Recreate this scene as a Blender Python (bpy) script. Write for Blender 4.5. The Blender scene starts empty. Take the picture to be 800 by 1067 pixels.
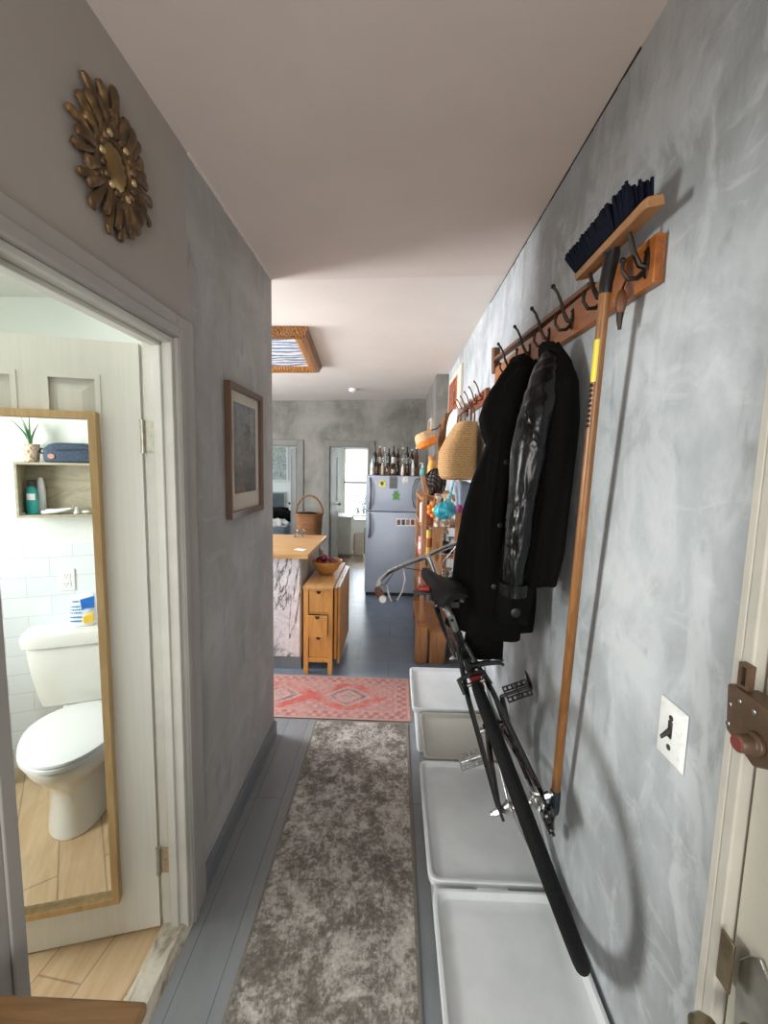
import bpy, bmesh, math, random
from mathutils import Vector, Matrix, noise
R = math.radians
random.seed(7)
scene = bpy.context.scene
col = scene.collection

# ------------------------------------------------------------------ camera geometry
F, CH = 450.0, 1.6                    # focal length in pixels of an 800x1067 frame, eye height
def _axes(vp=(411.2, 485.0), roll=1.4):
    y = Vector(((vp[0]-400)/F, -(vp[1]-533.5)/F, -1)).normalized()
    u = Vector((math.sin(R(roll)), math.cos(R(roll)), 0))
    z = (u - y*u.dot(y)).normalized()
    return y.cross(z), y, z
AX, AY, AZ = _axes()
def ray(px, py):
    c = Vector(((px-400)/F, -(py-533.5)/F, -1))
    return Vector((AX.dot(c), AY.dot(c), AZ.dot(c)))
EYE = Vector((0, 0, CH))
def at(px, py, x=None, y=None, z=None):
    d = ray(px, py)
    t = (z-CH)/d.z if z is not None else (x/d.x if x is not None else y/d.y)
    return EYE + d*t
def hit(px, py, p0, n):
    d = ray(px, py)
    return EYE + d*((p0-EYE).dot(n)/d.dot(n))

cam_data = bpy.data.cameras.new('camera')
cam = bpy.data.objects.new('camera', cam_data)
col.objects.link(cam)
cam_data.sensor_fit = 'VERTICAL'
cam_data.sensor_height = 24
cam_data.lens = F*24/1067
cam_data.clip_start = 0.02
# columns of the camera matrix: camera x, y, z axes in the world
M = Matrix(((AX.x, AX.y, AX.z), (AY.x, AY.y, AY.z), (AZ.x, AZ.y, AZ.z)))
cam.matrix_world = Matrix.Translation(EYE) @ M.to_4x4()
scene.camera = cam

# ------------------------------------------------------------------ colours and materials
def lin(c):
    return tuple(((v/255)/12.92 if v/255 <= 0.04045 else ((v/255+0.055)/1.055)**2.4) for v in c)
class NT:
    def __init__(s, name):
        s.m = bpy.data.materials.new(name); s.m.use_nodes = True
        s.t = s.m.node_tree; s.n = s.t.nodes; s.b = s.n['Principled BSDF']
        s.co = s.n.new('ShaderNodeTexCoord')
    def link(s, a, b): s.t.links.new(a, b)
    def new(s, kind, **kw):
        o = s.n.new(kind)
        for k, v in kw.items(): setattr(o, k, v)
        return o
    def mapping(s, scale=(1,1,1), rot=(0,0,0), loc=(0,0,0), src='Object'):
        m = s.new('ShaderNodeMapping')
        m.inputs['Scale'].default_value = scale; m.inputs['Rotation'].default_value = rot; m.inputs['Location'].default_value = loc
        s.link(s.co.outputs[src], m.inputs['Vector']); return m.outputs['Vector']
    def noise(s, vec, scale, detail=4, rough=0.55, dist=0.0):
        o = s.new('ShaderNodeTexNoise'); o.inputs['Scale'].default_value = scale
        o.inputs['Detail'].default_value = detail; o.inputs['Roughness'].default_value = rough
        o.inputs['Distortion'].default_value = dist
        s.link(vec, o.inputs['Vector']); return o.outputs['Fac']
    def ramp(s, fac, stops, interp='LINEAR'):
        o = s.new('ShaderNodeValToRGB'); o.color_ramp.interpolation = interp
        e = o.color_ramp.elements
        while len(e) < len(stops): e.new(0.5)
        for i, (p, c) in enumerate(stops):
            e[i].position = p; e[i].color = (*c, 1) if len(c) == 3 else c
        s.link(fac, o.inputs['Fac']); return o.outputs['Color']
    def mix(s, fac, a, b, mode='MIX'):
        o = s.new('ShaderNodeMix', data_type='RGBA', blend_type=mode)
        for sock, v in ((o.inputs[0], fac), (o.inputs[6], a), (o.inputs[7], b)):
            if hasattr(v, 'is_linked'): s.link(v, sock)
            elif isinstance(v, (int, float)): sock.default_value = v
            else: sock.default_value = (*v, 1) if len(v) == 3 else v
        return o.outputs[2]
    def math(s, op, a, b=0.0):
        o = s.new('ShaderNodeMath', operation=op)
        for i, v in enumerate((a, b)):
            if hasattr(v, 'is_linked'): s.link(v, o.inputs[i])
            else: o.inputs[i].default_value = v
        return o.outputs[0]
    def bump(s, h, strength=0.3, dist=0.01):
        o = s.new('ShaderNodeBump'); o.inputs['Strength'].default_value = strength; o.inputs['Distance'].default_value = dist
        s.link(h, o.inputs['Height']); s.link(o.outputs['Normal'], s.b.inputs['Normal'])
    def base(s, c):
        if hasattr(c, 'is_linked'): s.link(c, s.b.inputs['Base Color'])
        else: s.b.inputs['Base Color'].default_value = (*c, 1)
    def rough(s, v):
        if hasattr(v, 'is_linked'): s.link(v, s.b.inputs['Roughness'])
        else: s.b.inputs['Roughness'].default_value = v

def pm(name, c, rough=0.5, metal=0.0, var=0.12, scale=12, bump=0.0, bscale=None, stretch=(1,1,1), spec=None, coat=0.0):
    """paint/plastic/metal: one colour with a little uneven tone"""
    k = NT(name); c = lin(c)
    v = k.mapping(stretch)
    f = k.noise(v, scale, 5)
    k.base(k.ramp(f, [(0.3, tuple(x*(1-var) for x in c)), (0.7, tuple(min(1, x*(1+var)) for x in c))]))
    k.rough(rough); k.b.inputs['Metallic'].default_value = metal
    if spec is not None: k.b.inputs['Specular IOR Level'].default_value = spec
    if coat: k.b.inputs['Coat Weight'].default_value = coat
    if bump: k.bump(k.noise(v, bscale or scale*3, 4), bump, 0.004)
    return k.m
def wood(name, c1, c2, axis='Y', scale=8, rough=0.45, bump=0.08, dist=1.2):
    k = NT(name)
    st = {'X': (0.12, 1, 1), 'Y': (1, 0.12, 1), 'Z': (1, 1, 0.12)}[axis]
    v = k.mapping(st)
    f = k.noise(v, scale*4, 6, 0.6, dist)
    g = k.noise(v, scale*14, 3, 0.5)
    a = k.ramp(f, [(0.3, lin(c1)), (0.7, lin(c2))])
    dk = tuple(x*0.6 for x in lin(c1))
    k.base(k.mix(k.math('MULTIPLY', g, 0.35), a, dk))
    k.rough(rough); k.bump(g, bump, 0.002)
    return k.m
def glass(name, c=(235, 240, 240), rough=0.03):
    k = NT(name); k.base(lin(c)); k.rough(rough)
    k.b.inputs['Transmission Weight'].default_value = 1.0
    k.b.inputs['IOR'].default_value = 1.45
    return k.m
def plaster(name, base, light, dark, bump=0.25, lo=0.62, scale=1.0, dabs=False):
    """skim-coated wall: wiped light strokes and darker damp-looking patches"""
    k = NT(name)
    v = k.mapping((1, 1, 1)); vs = k.mapping((1.0, 1.0, 0.55), (R(14), 0, 0))
    big = k.noise(v, 1.7*scale, 5, 0.6, 0.4)
    mid = k.noise(vs, 5.5*scale, 6, 0.62, 0.8)
    fin = k.noise(vs, 19*scale, 4, 0.6, 0.3)
    a = k.ramp(big, [(0.35, lin(dark)), (0.5, lin(base)), (0.66, lin(light))])
    msk = k.ramp(mid, [(0.50, (0,0,0)), (lo, (1,1,1))])
    b = k.mix(k.math('MULTIPLY', msk, 0.55), a, lin(light))
    msk2 = k.ramp(k.noise(vs, 4.1*scale, 6, 0.65, 1.2), [(0.60, (0,0,0)), (0.72, (1,1,1))])
    c = k.mix(k.math('MULTIPLY', msk2, 0.5), b, lin(dark))
    if dabs:                                     # short strokes of a filling knife, dark and pale
        va = k.mapping((1.0, 1.0, 0.30), (R(-24), 0, 0)); vb = k.mapping((1.0, 0.35, 1.0), (R(35), 0, 0), (3, 1, 2))
        da = k.ramp(k.noise(va, 13, 5, 0.55, 0.5), [(0.60, (0,0,0)), (0.68, (1,1,1))])
        ga = k.ramp(k.noise(v, 2.3, 2, 0.5), [(0.44, (0,0,0)), (0.56, (1,1,1))])
        c = k.mix(k.math('MULTIPLY', k.math('MULTIPLY', da, ga), 0.55), c, tuple(x*0.72 for x in lin(dark)))
        db = k.ramp(k.noise(vb, 17, 6, 0.65, 0.8), [(0.58, (0,0,0)), (0.66, (1,1,1))])
        c = k.mix(k.math('MULTIPLY', db, 0.45), c, lin(light))
    k.base(k.mix(k.math('MULTIPLY', fin, 0.14), c, lin(light)))
    k.rough(0.72); k.bump(k.math('ADD', mid, k.math('MULTIPLY', fin, 0.5)), bump, 0.006)
    return k.m

# ------------------------------------------------------------------ mesh builder
class MB:
    def __init__(s, mat=None):
        s.bm = bmesh.new(); s.xf = mat          # xf: callable or Matrix applied on build
    def _face(s, vs):
        try: return s.bm.faces.new(vs)
        except ValueError: return None
    def verts(s, pts): return [s.bm.verts.new(Vector(p)) for p in pts]
    def box(s, x0, x1, y0, y1, z0, z1, m=None):
        p = [Vector(q) for q in ((x0,y0,z0),(x1,y0,z0),(x1,y1,z0),(x0,y1,z0),(x0,y0,z1),(x1,y0,z1),(x1,y1,z1),(x0,y1,z1))]
        if m is not None: p = [m @ q for q in p]
        v = s.verts(p)
        for f in ((3,2,1,0),(4,5,6,7),(0,1,5,4),(1,2,6,5),(2,3,7,6),(3,0,4,7)): s._face([v[i] for i in f])
        return s
    def hexa(s, p):                              # eight corners, bottom loop then top loop
        v = s.verts(p)
        for f in ((3,2,1,0),(4,5,6,7),(0,1,5,4),(1,2,6,5),(2,3,7,6),(3,0,4,7)): s._face([v[i] for i in f])
        return s
    def loft(s, loops, cap=True, closed=False):
        L = [s.verts(l) for l in loops]; n = len(L[0])
        rng = range(len(L)) if closed else range(len(L)-1)
        for i in rng:
            a, b = L[i], L[(i+1) % len(L)]
            for j in range(n): s._face([a[j], a[(j+1)%n], b[(j+1)%n], b[j]])
        if cap and not closed:
            s._face(L[0][::-1]); s._face(L[-1])
        return s
    def tube(s, pts, r, n=10, closed=False, flat=1.0):
        pts = [Vector(p) for p in pts]; m = len(pts)
        rr = r if isinstance(r, (list, tuple)) else [r]*m
        loops = []; prev = None
        for i, p in enumerate(pts):
            a = pts[(i-1) % m] if (i > 0 or closed) else p
            b = pts[(i+1) % m] if (i < m-1 or closed) else p
            t = (b-a).normalized()
            if prev is None:
                ref = Vector((0,0,1)) if abs(t.z) < 0.9 else Vector((1,0,0))
                u = t.cross(ref).normalized()
            else:
                u = (prev - t*prev.dot(t))
                u = u.normalized() if u.length > 1e-6 else t.cross(Vector((0,0,1))).normalized()
            prev = u; w = t.cross(u)
            loops.append([p + (u*math.cos(2*math.pi*k/n) + w*flat*math.sin(2*math.pi*k/n))*rr[i] for k in range(n)])
        return s.loft(loops, True, closed)
    def cyl(s, a, b, r0, r1=None, n=16):
        return s.tube([a, b], [r0, r0 if r1 is None else r1], n)
    def lathe(s, prof, o=(0,0,0), m=None, n=24):
        o = Vector(o); loops = []
        for r, z in prof:
            l = [Vector((max(r, 1e-5)*math.cos(2*math.pi*k/n), max(r, 1e-5)*math.sin(2*math.pi*k/n), z)) for k in range(n)]
            loops.append([o + (m @ q if m is not None else q) for q in l])
        return s.loft(loops, True)
    def prism(s, poly, d, f):                    # poly of 2-D points; f(u,v,w) -> 3-D; extruded w = 0..d
        return s.loft([[f(u, v, 0) for u, v in poly], [f(u, v, d) for u, v in poly]])
    def ell(s, c, r, m=None, n=20, k=12, fn=None):
        c = Vector(c); loops = []
        for i in range(1, k):
            th = math.pi*i/k; l = []
            for j in range(n):
                ph = 2*math.pi*j/n
                d = Vector((math.sin(th)*math.cos(ph), math.sin(th)*math.sin(ph), -math.cos(th)))
                q = Vector((d.x*r[0], d.y*r[1], d.z*r[2]))
                if fn: q *= fn(d)
                if m is not None: q = m @ q
                l.append(c+q)
            loops.append(l)
        return s.loft(loops)
    def clampz(s, z):
        for v in s.bm.verts: v.co.z = max(v.co.z, z)
        return s
    def grid(s, nu, nv, f):
        V = [[s.bm.verts.new(Vector(f(i/nu, j/nv))) for j in range(nv+1)] for i in range(nu+1)]
        for i in range(nu):
            for j in range(nv): s._face([V[i][j], V[i+1][j], V[i+1][j+1], V[i][j+1]])
        return s
    def build(s, name, mat, parent=None, smooth=35, bevel=0.0, seg=2, subsurf=0, loc=None, solid=0.0, colour=None):
        if s.xf is not None:
            for v in s.bm.verts: v.co = (s.xf @ v.co) if isinstance(s.xf, Matrix) else s.xf(v.co)
        off = Vector((0,0,0)); q = parent
        while q is not None: off += q.location; q = q.parent
        if loc is not None: loc = Vector(loc); off = off + loc
        if off.length:
            for v in s.bm.verts: v.co -= off
        bmesh.ops.recalc_face_normals(s.bm, faces=s.bm.faces)
        me = bpy.data.meshes.new(name); s.bm.to_mesh(me); s.bm.free()
        if mat is not None: me.materials.append(mat)
        if smooth:
            me.shade_smooth()
            if smooth < 180: me.set_sharp_from_angle(angle=R(smooth))
        o = bpy.data.objects.new(name, me); col.objects.link(o)
        if parent is not None: o.parent = parent
        if loc is not None: o.location = loc
        if solid:
            d = o.modifiers.new('thickness', 'SOLIDIFY'); d.thickness = solid; d.offset = 0
        if bevel:
            d = o.modifiers.new('bevel', 'BEVEL'); d.width = bevel; d.segments = seg; d.limit_method = 'ANGLE'; d.angle_limit = R(40)
            d.harden_normals = False
        if subsurf:
            d = o.modifiers.new('subsurf', 'SUBSURF'); d.levels = subsurf; d.render_levels = subsurf
        if colour is not None:                    # colour attribute: the design of a rug, a print
            ca = me.color_attributes.new('design', 'FLOAT_COLOR', 'POINT')
            for i, v in enumerate(me.vertices): ca.data[i].color = (*lin(colour(v.co)), 1)
        return o
def tag(o, label, cat, group=None, kind=None):
    if label: o['label'] = label
    if cat: o['category'] = cat
    if group: o['group'] = group
    if kind: o['kind'] = kind
    return o
def thing(name, label, cat, loc, group=None):
    o = bpy.data.objects.new(name, None); col.objects.link(o)
    o.location = loc; o.empty_display_size = 0.05
    return tag(o, label, cat, group)
def struct(name, mb, mat, label=None, cat='room', **kw):
    o = mb.build(name, mat, **kw); o['kind'] = 'structure'
    o['label'] = label or name.replace('_', ' ')
    o['category'] = cat
    return o
def copy_tree(o, loc=None, rotz=None, parent=None):
    c = o.copy(); col.objects.link(c)
    if parent is not None: c.parent = parent
    if loc is not None: c.location = loc
    if rotz is not None: c.rotation_euler = (0, 0, rotz)
    for ch in list(o.children): copy_tree(ch, parent=c)
    return c
def arc(c, r, a0, a1, n, u, v):
    c = Vector(c); u = Vector(u); v = Vector(v)
    return [c + u*(r*math.cos(R(a0+(a1-a0)*i/n))) + v*(r*math.sin(R(a0+(a1-a0)*i/n))) for i in range(n+1)]
def frame4(mb, u0, u1, v0, v1, w, d, f, inner=0.0):
    """a mitred picture frame of width w and depth d in the plane f(u,v,h); inner: height of the inner lip"""
    o = [(u0,v0),(u1,v0),(u1,v1),(u0,v1)]; i = [(u0+w,v0+w),(u1-w,v0+w),(u1-w,v1-w),(u0+w,v1-w)]
    di = inner or d
    mb.loft([[f(*p, 0) for p in o], [f(*p, d) for p in o], [f(*p, di) for p in i], [f(*p, 0) for p in i]], cap=False, closed=True)
    return mb
def design_mat(name, rough=0.9, grain=40, var=0.18, bump=0.0, spec=None):
    k = NT(name)
    a = k.new('ShaderNodeVertexColor', layer_name='design')
    f = k.noise(k.mapping(), grain, 5, 0.6)
    k.base(k.mix(1.0, a.outputs['Color'], k.ramp(f, [(0.3, (1-var,)*3), (0.7, (1+var,)*3)]), 'MULTIPLY'))
    k.rough(rough)
    if spec is not None: k.b.inputs['Specular IOR Level'].default_value = spec
    if bump: k.bump(f, bump, 0.004)
    return k.m
def lerp(a, b, t): return tuple(x+(y-x)*t for x, y in zip(a, b))
def interp(tab, x):
    if x <= tab[0][0]: return tab[0][1:]
    for a, b in zip(tab, tab[1:]):
        if x <= b[0]:
            t = (x-a[0])/(b[0]-a[0]); t = t*t*(3-2*t)*0.5 + t*0.5
            return tuple(p+(q-p)*t for p, q in zip(a[1:], b[1:]))
    return tab[-1][1:]
# ================================================================== THE SETTING
XL, XR = -0.674, 0.56               # hall wall faces
YE = 2.38                           # where the left wall of the hall ends
YF = 6.4                            # far kitchen wall
def ceil_z(x): return 2.56 + (x-XL)*0.032     # the old ceiling runs slightly out of level

M_white   = pm('white_paint', (214, 212, 204), 0.45, var=0.05, scale=6, bump=0.05)
M_trimgrey= pm('grey_trim_paint', (162, 158, 152), 0.5, var=0.06, scale=5, bump=0.06)
M_wallgrey= pm('smooth_grey_wall', (168, 160, 152), 0.8, var=0.05, scale=2.5, bump=0.05, bscale=60)
M_basegrey= pm('grey_baseboard_paint', (112, 116, 120), 0.4, var=0.1, scale=7, bump=0.08)
M_plL = plaster('left_wall_plaster', (160, 157, 153), (178, 177, 175), (153, 150, 146), 0.15, 0.68, 1.3, True)
M_plR = plaster('right_wall_plaster', (170, 175, 178), (198, 202, 204), (146, 149, 149), 0.5, 0.60, 1.4, True)
M_plF = plaster('kitchen_plaster', (122, 119, 112), (140, 137, 130), (98, 96, 90), 0.25, 0.64, 1.2)
M_ceil = pm('ceiling_paint', (218, 205, 196), 0.85, var=0.03, scale=3, bump=0.06, bscale=40)
M_bathwall = pm('bath_wall_paint', (226, 231, 226), 0.6, var=0.02, scale=3)

def floor_paint():
    k = NT('painted_floorboards')
    v = k.mapping((1, 1, 1), (0, 0, R(90)))
    br = k.new('ShaderNodeTexBrick'); k.link(v, br.inputs['Vector'])
    br.offset = 0.37; br.inputs['Scale'].default_value = 1.0
    br.inputs['Brick Width'].default_value = 1.9; br.inputs['Row Height'].default_value = 0.125
    br.inputs['Mortar Size'].default_value = 0.0022; br.inputs['Mortar Smooth'].default_value = 0.3
    br.inputs['Color1'].default_value = (*lin((122, 125, 128)), 1); br.inputs['Color2'].default_value = (*lin((130, 132, 134)), 1)
    br.inputs['Mortar'].default_value = (*lin((74, 80, 87)), 1)
    f = k.noise(k.mapping((1, 0.3, 1)), 9, 6, 0.6)
    k.base(k.mix(0.35, br.outputs['Color'], k.ramp(f, [(0.3, lin((98, 101, 106))), (0.7, lin((138, 142, 146)))])))
    k.rough(k.ramp(f, [(0.3, (0.28,)*3), (0.7, (0.46,)*3)]))
    k.bump(br.outputs['Fac'], -0.3, 0.004)
    return k.m
def floor_tiles():
    k = NT('painted_kitchen_tiles')
    v = k.mapping((1, 1, 1), (0, 0, 0), (0.27, 0.1, 0))
    br = k.new('ShaderNodeTexBrick'); k.link(v, br.inputs['Vector'])
    br.offset = 0.5; br.inputs['Scale'].default_value = 1.0
    br.inputs['Brick Width'].default_value = 0.52; br.inputs['Row Height'].default_value = 0.5
    br.inputs['Mortar Size'].default_value = 0.004
    br.inputs['Color1'].default_value = (*lin((104, 116, 130)), 1); br.inputs['Color2'].default_value = (*lin((112, 124, 138)), 1)
    br.inputs['Mortar'].default_value = (*lin((78, 86, 96)), 1)
    f = k.noise(k.mapping(), 6, 6, 0.65)
    k.base(k.mix(0.3, br.outputs['Color'], k.ramp(f, [(0.3, lin((86, 97, 112))), (0.7, lin((136, 148, 160)))])))
    k.rough(0.34); k.bump(br.outputs['Fac'], -0.3, 0.004)
    return k.m
def bath_tiles():
    k = NT('oak_look_plank_tiles')
    v = k.mapping((1, 1, 1), (0, 0, R(97)))
    br = k.new('ShaderNodeTexBrick'); k.link(v, br.inputs['Vector'])
    br.offset = 0.35; br.inputs['Scale'].default_value = 1.0
    br.inputs['Brick Width'].default_value = 0.75; br.inputs['Row Height'].default_value = 0.15
    br.inputs['Mortar Size'].default_value = 0.003
    br.inputs['Color1'].default_value = (*lin((200, 170, 132)), 1); br.inputs['Color2'].default_value = (*lin((212, 184, 148)), 1)
    br.inputs['Mortar'].default_value = (*lin((120, 98, 74)), 1)
    f = k.noise(k.mapping((1, 0.12, 1), (0, 0, R(7))), 30, 6, 0.6, 0.8)
    k.base(k.mix(0.45, br.outputs['Color'], k.ramp(f, [(0.3, lin((176, 140, 100))), (0.7, lin((226, 202, 168)))])))
    k.rough(0.4); k.bump(br.outputs['Fac'], -0.4, 0.003)
    return k.m
M_floor, M_tiles, M_bathfloor = floor_paint(), floor_tiles(), bath_tiles()

struct('floor', MB().box(-0.72, 0.7, -1.7, 3.12, -0.08, 0), M_floor, 'blue-grey painted board floor of the hall')
struct('floor_kitchen', MB().box(-3.3, 0.7, 3.12, YF+0.12, -0.08, 0).box(-3.3, -0.72, YE, 3.12, -0.08, 0), M_tiles, 'blue-grey painted tile floor of the kitchen')
struct('floor_bathroom', MB().box(-2.5, -0.72, -0.5, YE-0.1, -0.08, 0.004), M_bathfloor, 'oak-look plank floor of the bathroom')
m = MB()
c = [(XL-0.1, -1.7), (XR+0.15, -1.7), (XR+0.15, YE+0.01), (XL-0.1, YE+0.01)]
m.hexa([(x, y, ceil_z(x)) for x, y in c] + [(x, y, ceil_z(x)+0.1) for x, y in c])
struct('ceiling', m, M_ceil, 'low grey-pink ceiling of the hall')
m = MB()
c = [(-3.3, YE+0.01), (XR+0.15, YE+0.01), (XR+0.15, YF+0.12), (-3.3, YF+0.12)]
m.hexa([(x, y, ceil_z(x)+0.012-(y-YE)*0.010) for x, y in c] + [(x, y, ceil_z(x)+0.14) for x, y in c])
struct('ceiling_kitchen', m, pm('kitchen_ceiling_paint', (226, 217, 210), 0.85, var=0.03, scale=3, bump=0.06, bscale=40), 'ceiling of the kitchen beyond the hall')
struct('ceiling_bathroom', MB().box(-2.5, -0.76, -0.5, YE-0.1, 2.42, 2.5), M_bathwall, 'white bathroom ceiling')

DY0, DY1, DZ = 0.688, 1.325, 1.965      # bathroom doorway
T = 0.085                             # thickness of the partition
m = MB(); m.box(XL-T, XL, -1.7, DY0, 0, 2.62); m.box(XL-T, XL, DY1, 1.43, 0, 2.62); m.box(XL-T, XL, DY0, DY1, DZ, 2.62)
struct('wall_left', m, M_wallgrey, 'smooth grey hall wall around the bathroom door')
m = MB(); m.box(XL-T, XL, 1.43, YE, 0, 2.62)
struct('wall_left_far', m, M_plL, 'wiped grey plaster wall with the framed print')
struct('wall_bathroom_back', MB().box(-3.3, XL-T, YE-0.1, YE, 0, 2.62), M_bathwall)
struct('wall_bathroom_side', MB().box(-2.6, -2.5, -0.5, 0.55, 0, 2.5).box(-2.6, -2.5, 1.25, YE-0.1, 0, 2.5)
       .box(-2.6, -2.5, 0.55, 1.25, 0, 0.95).box(-2.6, -2.5, 0.55, 1.25, 2.15, 2.5), M_bathwall)
struct('baseboard_left', MB().box(XL, XL+0.014, 1.40, YE+0.0, 0, 0.085).box(XL, XL+0.009, 1.40, YE, 0.085, 0.10)
       .box(XL-T, XL+0.014, YE, YE+0.014, 0, 0.085), M_basegrey, 'grey painted baseboard under the framed print', bevel=0.004)

# right wall: runs on to a shallow pilaster in the kitchen; the entry door is in its near end
EY1 = 0.655
m = MB(); m.box(XR, XR+0.14, EY1, 4.78, 0, 2.75); m.box(XR, XR+0.14, -1.7, -0.30, 0, 2.75); m.box(XR, XR+0.14, -0.30, EY1, 2.09, 2.75)
struct('wall_right', m, M_plR, 'patchy blue-grey plaster wall with the coat rail')
struct('wall_right_far', MB().box(0.425, XR+0.14, 4.78, YF, 0, 2.75), M_plF, 'pilaster wall beyond the shelves')
# a hairline gap of dark filler where wall meets ceiling
struct('wall_behind', MB().box(XL-T, -0.45, -1.8, -1.7, 0, 2.75).box(0.35, XR+0.14, -1.8, -1.7, 0, 2.75)
       .box(-0.45, 0.35, -1.8, -1.7, 0, 0.35).box(-0.45, 0.35, -1.8, -1.7, 2.2, 2.75), M_wallgrey)
# kitchen left wall with two windows
m = MB()
for a, b in ((YE, 2.6), (3.7, 4.35), (5.55, YF)): m.box(-3.4, -3.3, a, b, 0, 2.7)
for a, b in ((2.6, 3.7), (4.35, 5.55)): m.box(-3.4, -3.3, a, b, 0, 0.75); m.box(-3.4, -3.3, a, b, 2.3, 2.7)
struct('wall_kitchen_left', m, M_plF)
# far wall with two doorways
A0, A1, B0, B1 = -2.35, -1.435, -0.96, -0.385
DH = 1.86
m = MB()
for a, b in ((-3.3, A0), (A1, B0), (B1, 0.46)): m.box(a, b, YF, YF+0.12, 0, 2.7)
for a, b in ((A0, A1), (B0, B1)): m.box(a, b, YF, YF+0.12, DH, 2.7)
struct('wall_far', m, M_plF, 'blotchy grey kitchen end wall with two doorways')
for i, (a, b) in enumerate(((A0, A1), (B0, B1))):
    w = 0.085; m = MB()
    m.box(a-w, a, YF-0.02, YF, 0, DH+w); m.box(b, b+w, YF-0.02, YF, 0, DH+w); m.box(a, b, YF-0.02, YF, DH, DH+w)
    m.box(a, a+0.015, YF, YF+0.12, 0, DH); m.box(b-0.015, b, YF, YF+0.12, 0, DH); m.box(a, b, YF, YF+0.12, DH-0.015, DH)
    struct('trim_%d' % (i+3), m, pm('kitchen_trim_paint_%d' % i, (112, 110, 104), 0.5, var=0.1, scale=8, bump=0.1),
           ('grey casing of the bedroom doorway', 'grey casing of the doorway beside the fridge')[i], bevel=0.003)

# rooms beyond
M_far = pm('far_room_paint', (224, 228, 226), 0.7, var=0.03, scale=2)
YB = 9.5
m = MB(); m.box(-3.4, -1.12, YB, YB+0.1, 0, 2.7); m.box(-0.30, 0.9, YB, YB+0.1, 0, 2.7); m.box(-1.12, -0.30, YB, YB+0.1, 0, 0.45); m.box(-1.12, -0.30, YB, YB+0.1, 1.97, 2.7)
m.box(0.8, 0.9, YF+0.12, YB, 0, 2.7); m.box(-1.42, -1.34, YF+0.12, YB, 0, 2.7)
struct('wall_back_room', m, M_far, 'white walls of the back room')
m = MB(); m.box(-4.2, -1.42, 8.6, 8.7, 0, 2.7); m.box(-4.3, -4.2, YF+0.12, 8.7, 0, 2.7)
struct('wall_bedroom', m, M_far, 'pale walls of the bedroom beyond the left doorway')
struct('floor_back_room', MB().box(-4.3, 0.9, YF+0.12, YB, -0.08, 0), wood('back_room_boards', (150, 128, 104), (186, 166, 140), 'Y', 5), 'pale wood floor of the back room')
struct('ceiling_back_room', MB().box(-4.3, 0.9, YF, YB, 2.6, 2.7), M_far)
# back-room window: sash frame and two panes
def window(name, x0, x1, y, z0, z1, label):
    m = MB(); w = 0.05
    m.box(x0, x0+w, y-0.03, y+0.05, z0, z1); m.box(x1-w, x1, y-0.03, y+0.05, z0, z1)
    m.box(x0, x1, y-0.03, y+0.05, z0, z0+w); m.box(x0, x1, y-0.03, y+0.05, z1-w, z1)
    zm = (z0+z1)/2; m.box(x0, x1, y-0.03, y+0.05, zm-0.025, zm+0.025)
    m.box(x0-0.06, x0, y-0.04, y, z0-0.06, z1+0.06); m.box(x1, x1+0.06, y-0.04, y, z0-0.06, z1+0.06)
    m.box(x0-0.06, x1+0.06, y-0.04, y, z1, z1+0.06); m.box(x0-0.08, x1+0.08, y-0.09, y, z0-0.05, z0)
    struct(name, m, M_white, label, bevel=0.003)
window('window_1', -1.12, -0.30, YB, 0.45, 1.97, 'white sash window glaring with daylight at the end of the back room')

# ------------------------------------------------------------------ bathroom door casing (trim_1), threshold, door, hinges
M_jamb = pm('door_trim_paint', (206, 204, 196), 0.42, var=0.06, scale=9, bump=0.1)
m = MB(); w = 0.100
m.box(XL, XL+0.016, DY1, DY1+w, 0, DZ+0.07); m.box(XL, XL+0.016, DY0-w, DY0, 0, DZ+0.07); m.box(XL, XL+0.0165, DY0, DY1, DZ, DZ+0.07)
m.box(XL+0.016, XL+0.022, DY1, DY1+0.03, 0, DZ+0.03); m.box(XL+0.016, XL+0.022, DY0, DY1, DZ, DZ+0.03); m.box(XL+0.016, XL+0.022, DY0-0.03, DY0, 0, DZ+0.03)
struct('trim_1', m, M_trimgrey, 'grey painted casing around the bathroom door', bevel=0.004)
m = MB(); j = 0.018
m.box(XL-T, XL+0.004, DY1-j, DY1, 0, DZ); m.box(XL-T, XL+0.004, DY0, DY0+j, 0, DZ); m.box(XL-T, XL+0.004, DY0+j, DY1-j, DZ-j, DZ)
m.box(XL-0.052, XL-0.024, DY1-j-0.012, DY1-j, 0, DZ-j); m.box(XL-0.052, XL-0.024, DY0+j, DY0+j+0.012, 0, DZ-j); m.box(XL-0.052, XL-0.024, DY0+j, DY1-j, DZ-j-0.012, DZ-j)
struct('trim_2', m, M_jamb, 'white jamb and stop of the bathroom door', bevel=0.003)
k = NT('worn_threshold'); f = k.noise(k.mapping((1, 0.4, 1)), 16, 7, 0.7, 0.6)
k.base(k.ramp(f, [(0.32, lin((110, 96, 78))), (0.5, lin((190, 182, 166))), (0.7, lin((214, 208, 196)))])); k.rough(0.6); k.bump(f, 0.3, 0.004)
m = MB(); m.hexa([(XL-T-0.01, DY0, 0), (XL+0.012, DY0, 0), (XL+0.012, DY1, 0), (XL-T-0.01, DY1, 0), (XL-T+0.015, DY0, 0.02), (XL-0.012, DY0, 0.02), (XL-0.012, DY1, 0.02), (XL-T+0.015, DY1, 0.02)])
struct('trim_5', m, k.m, 'worn pale wooden threshold of the bathroom')

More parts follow.
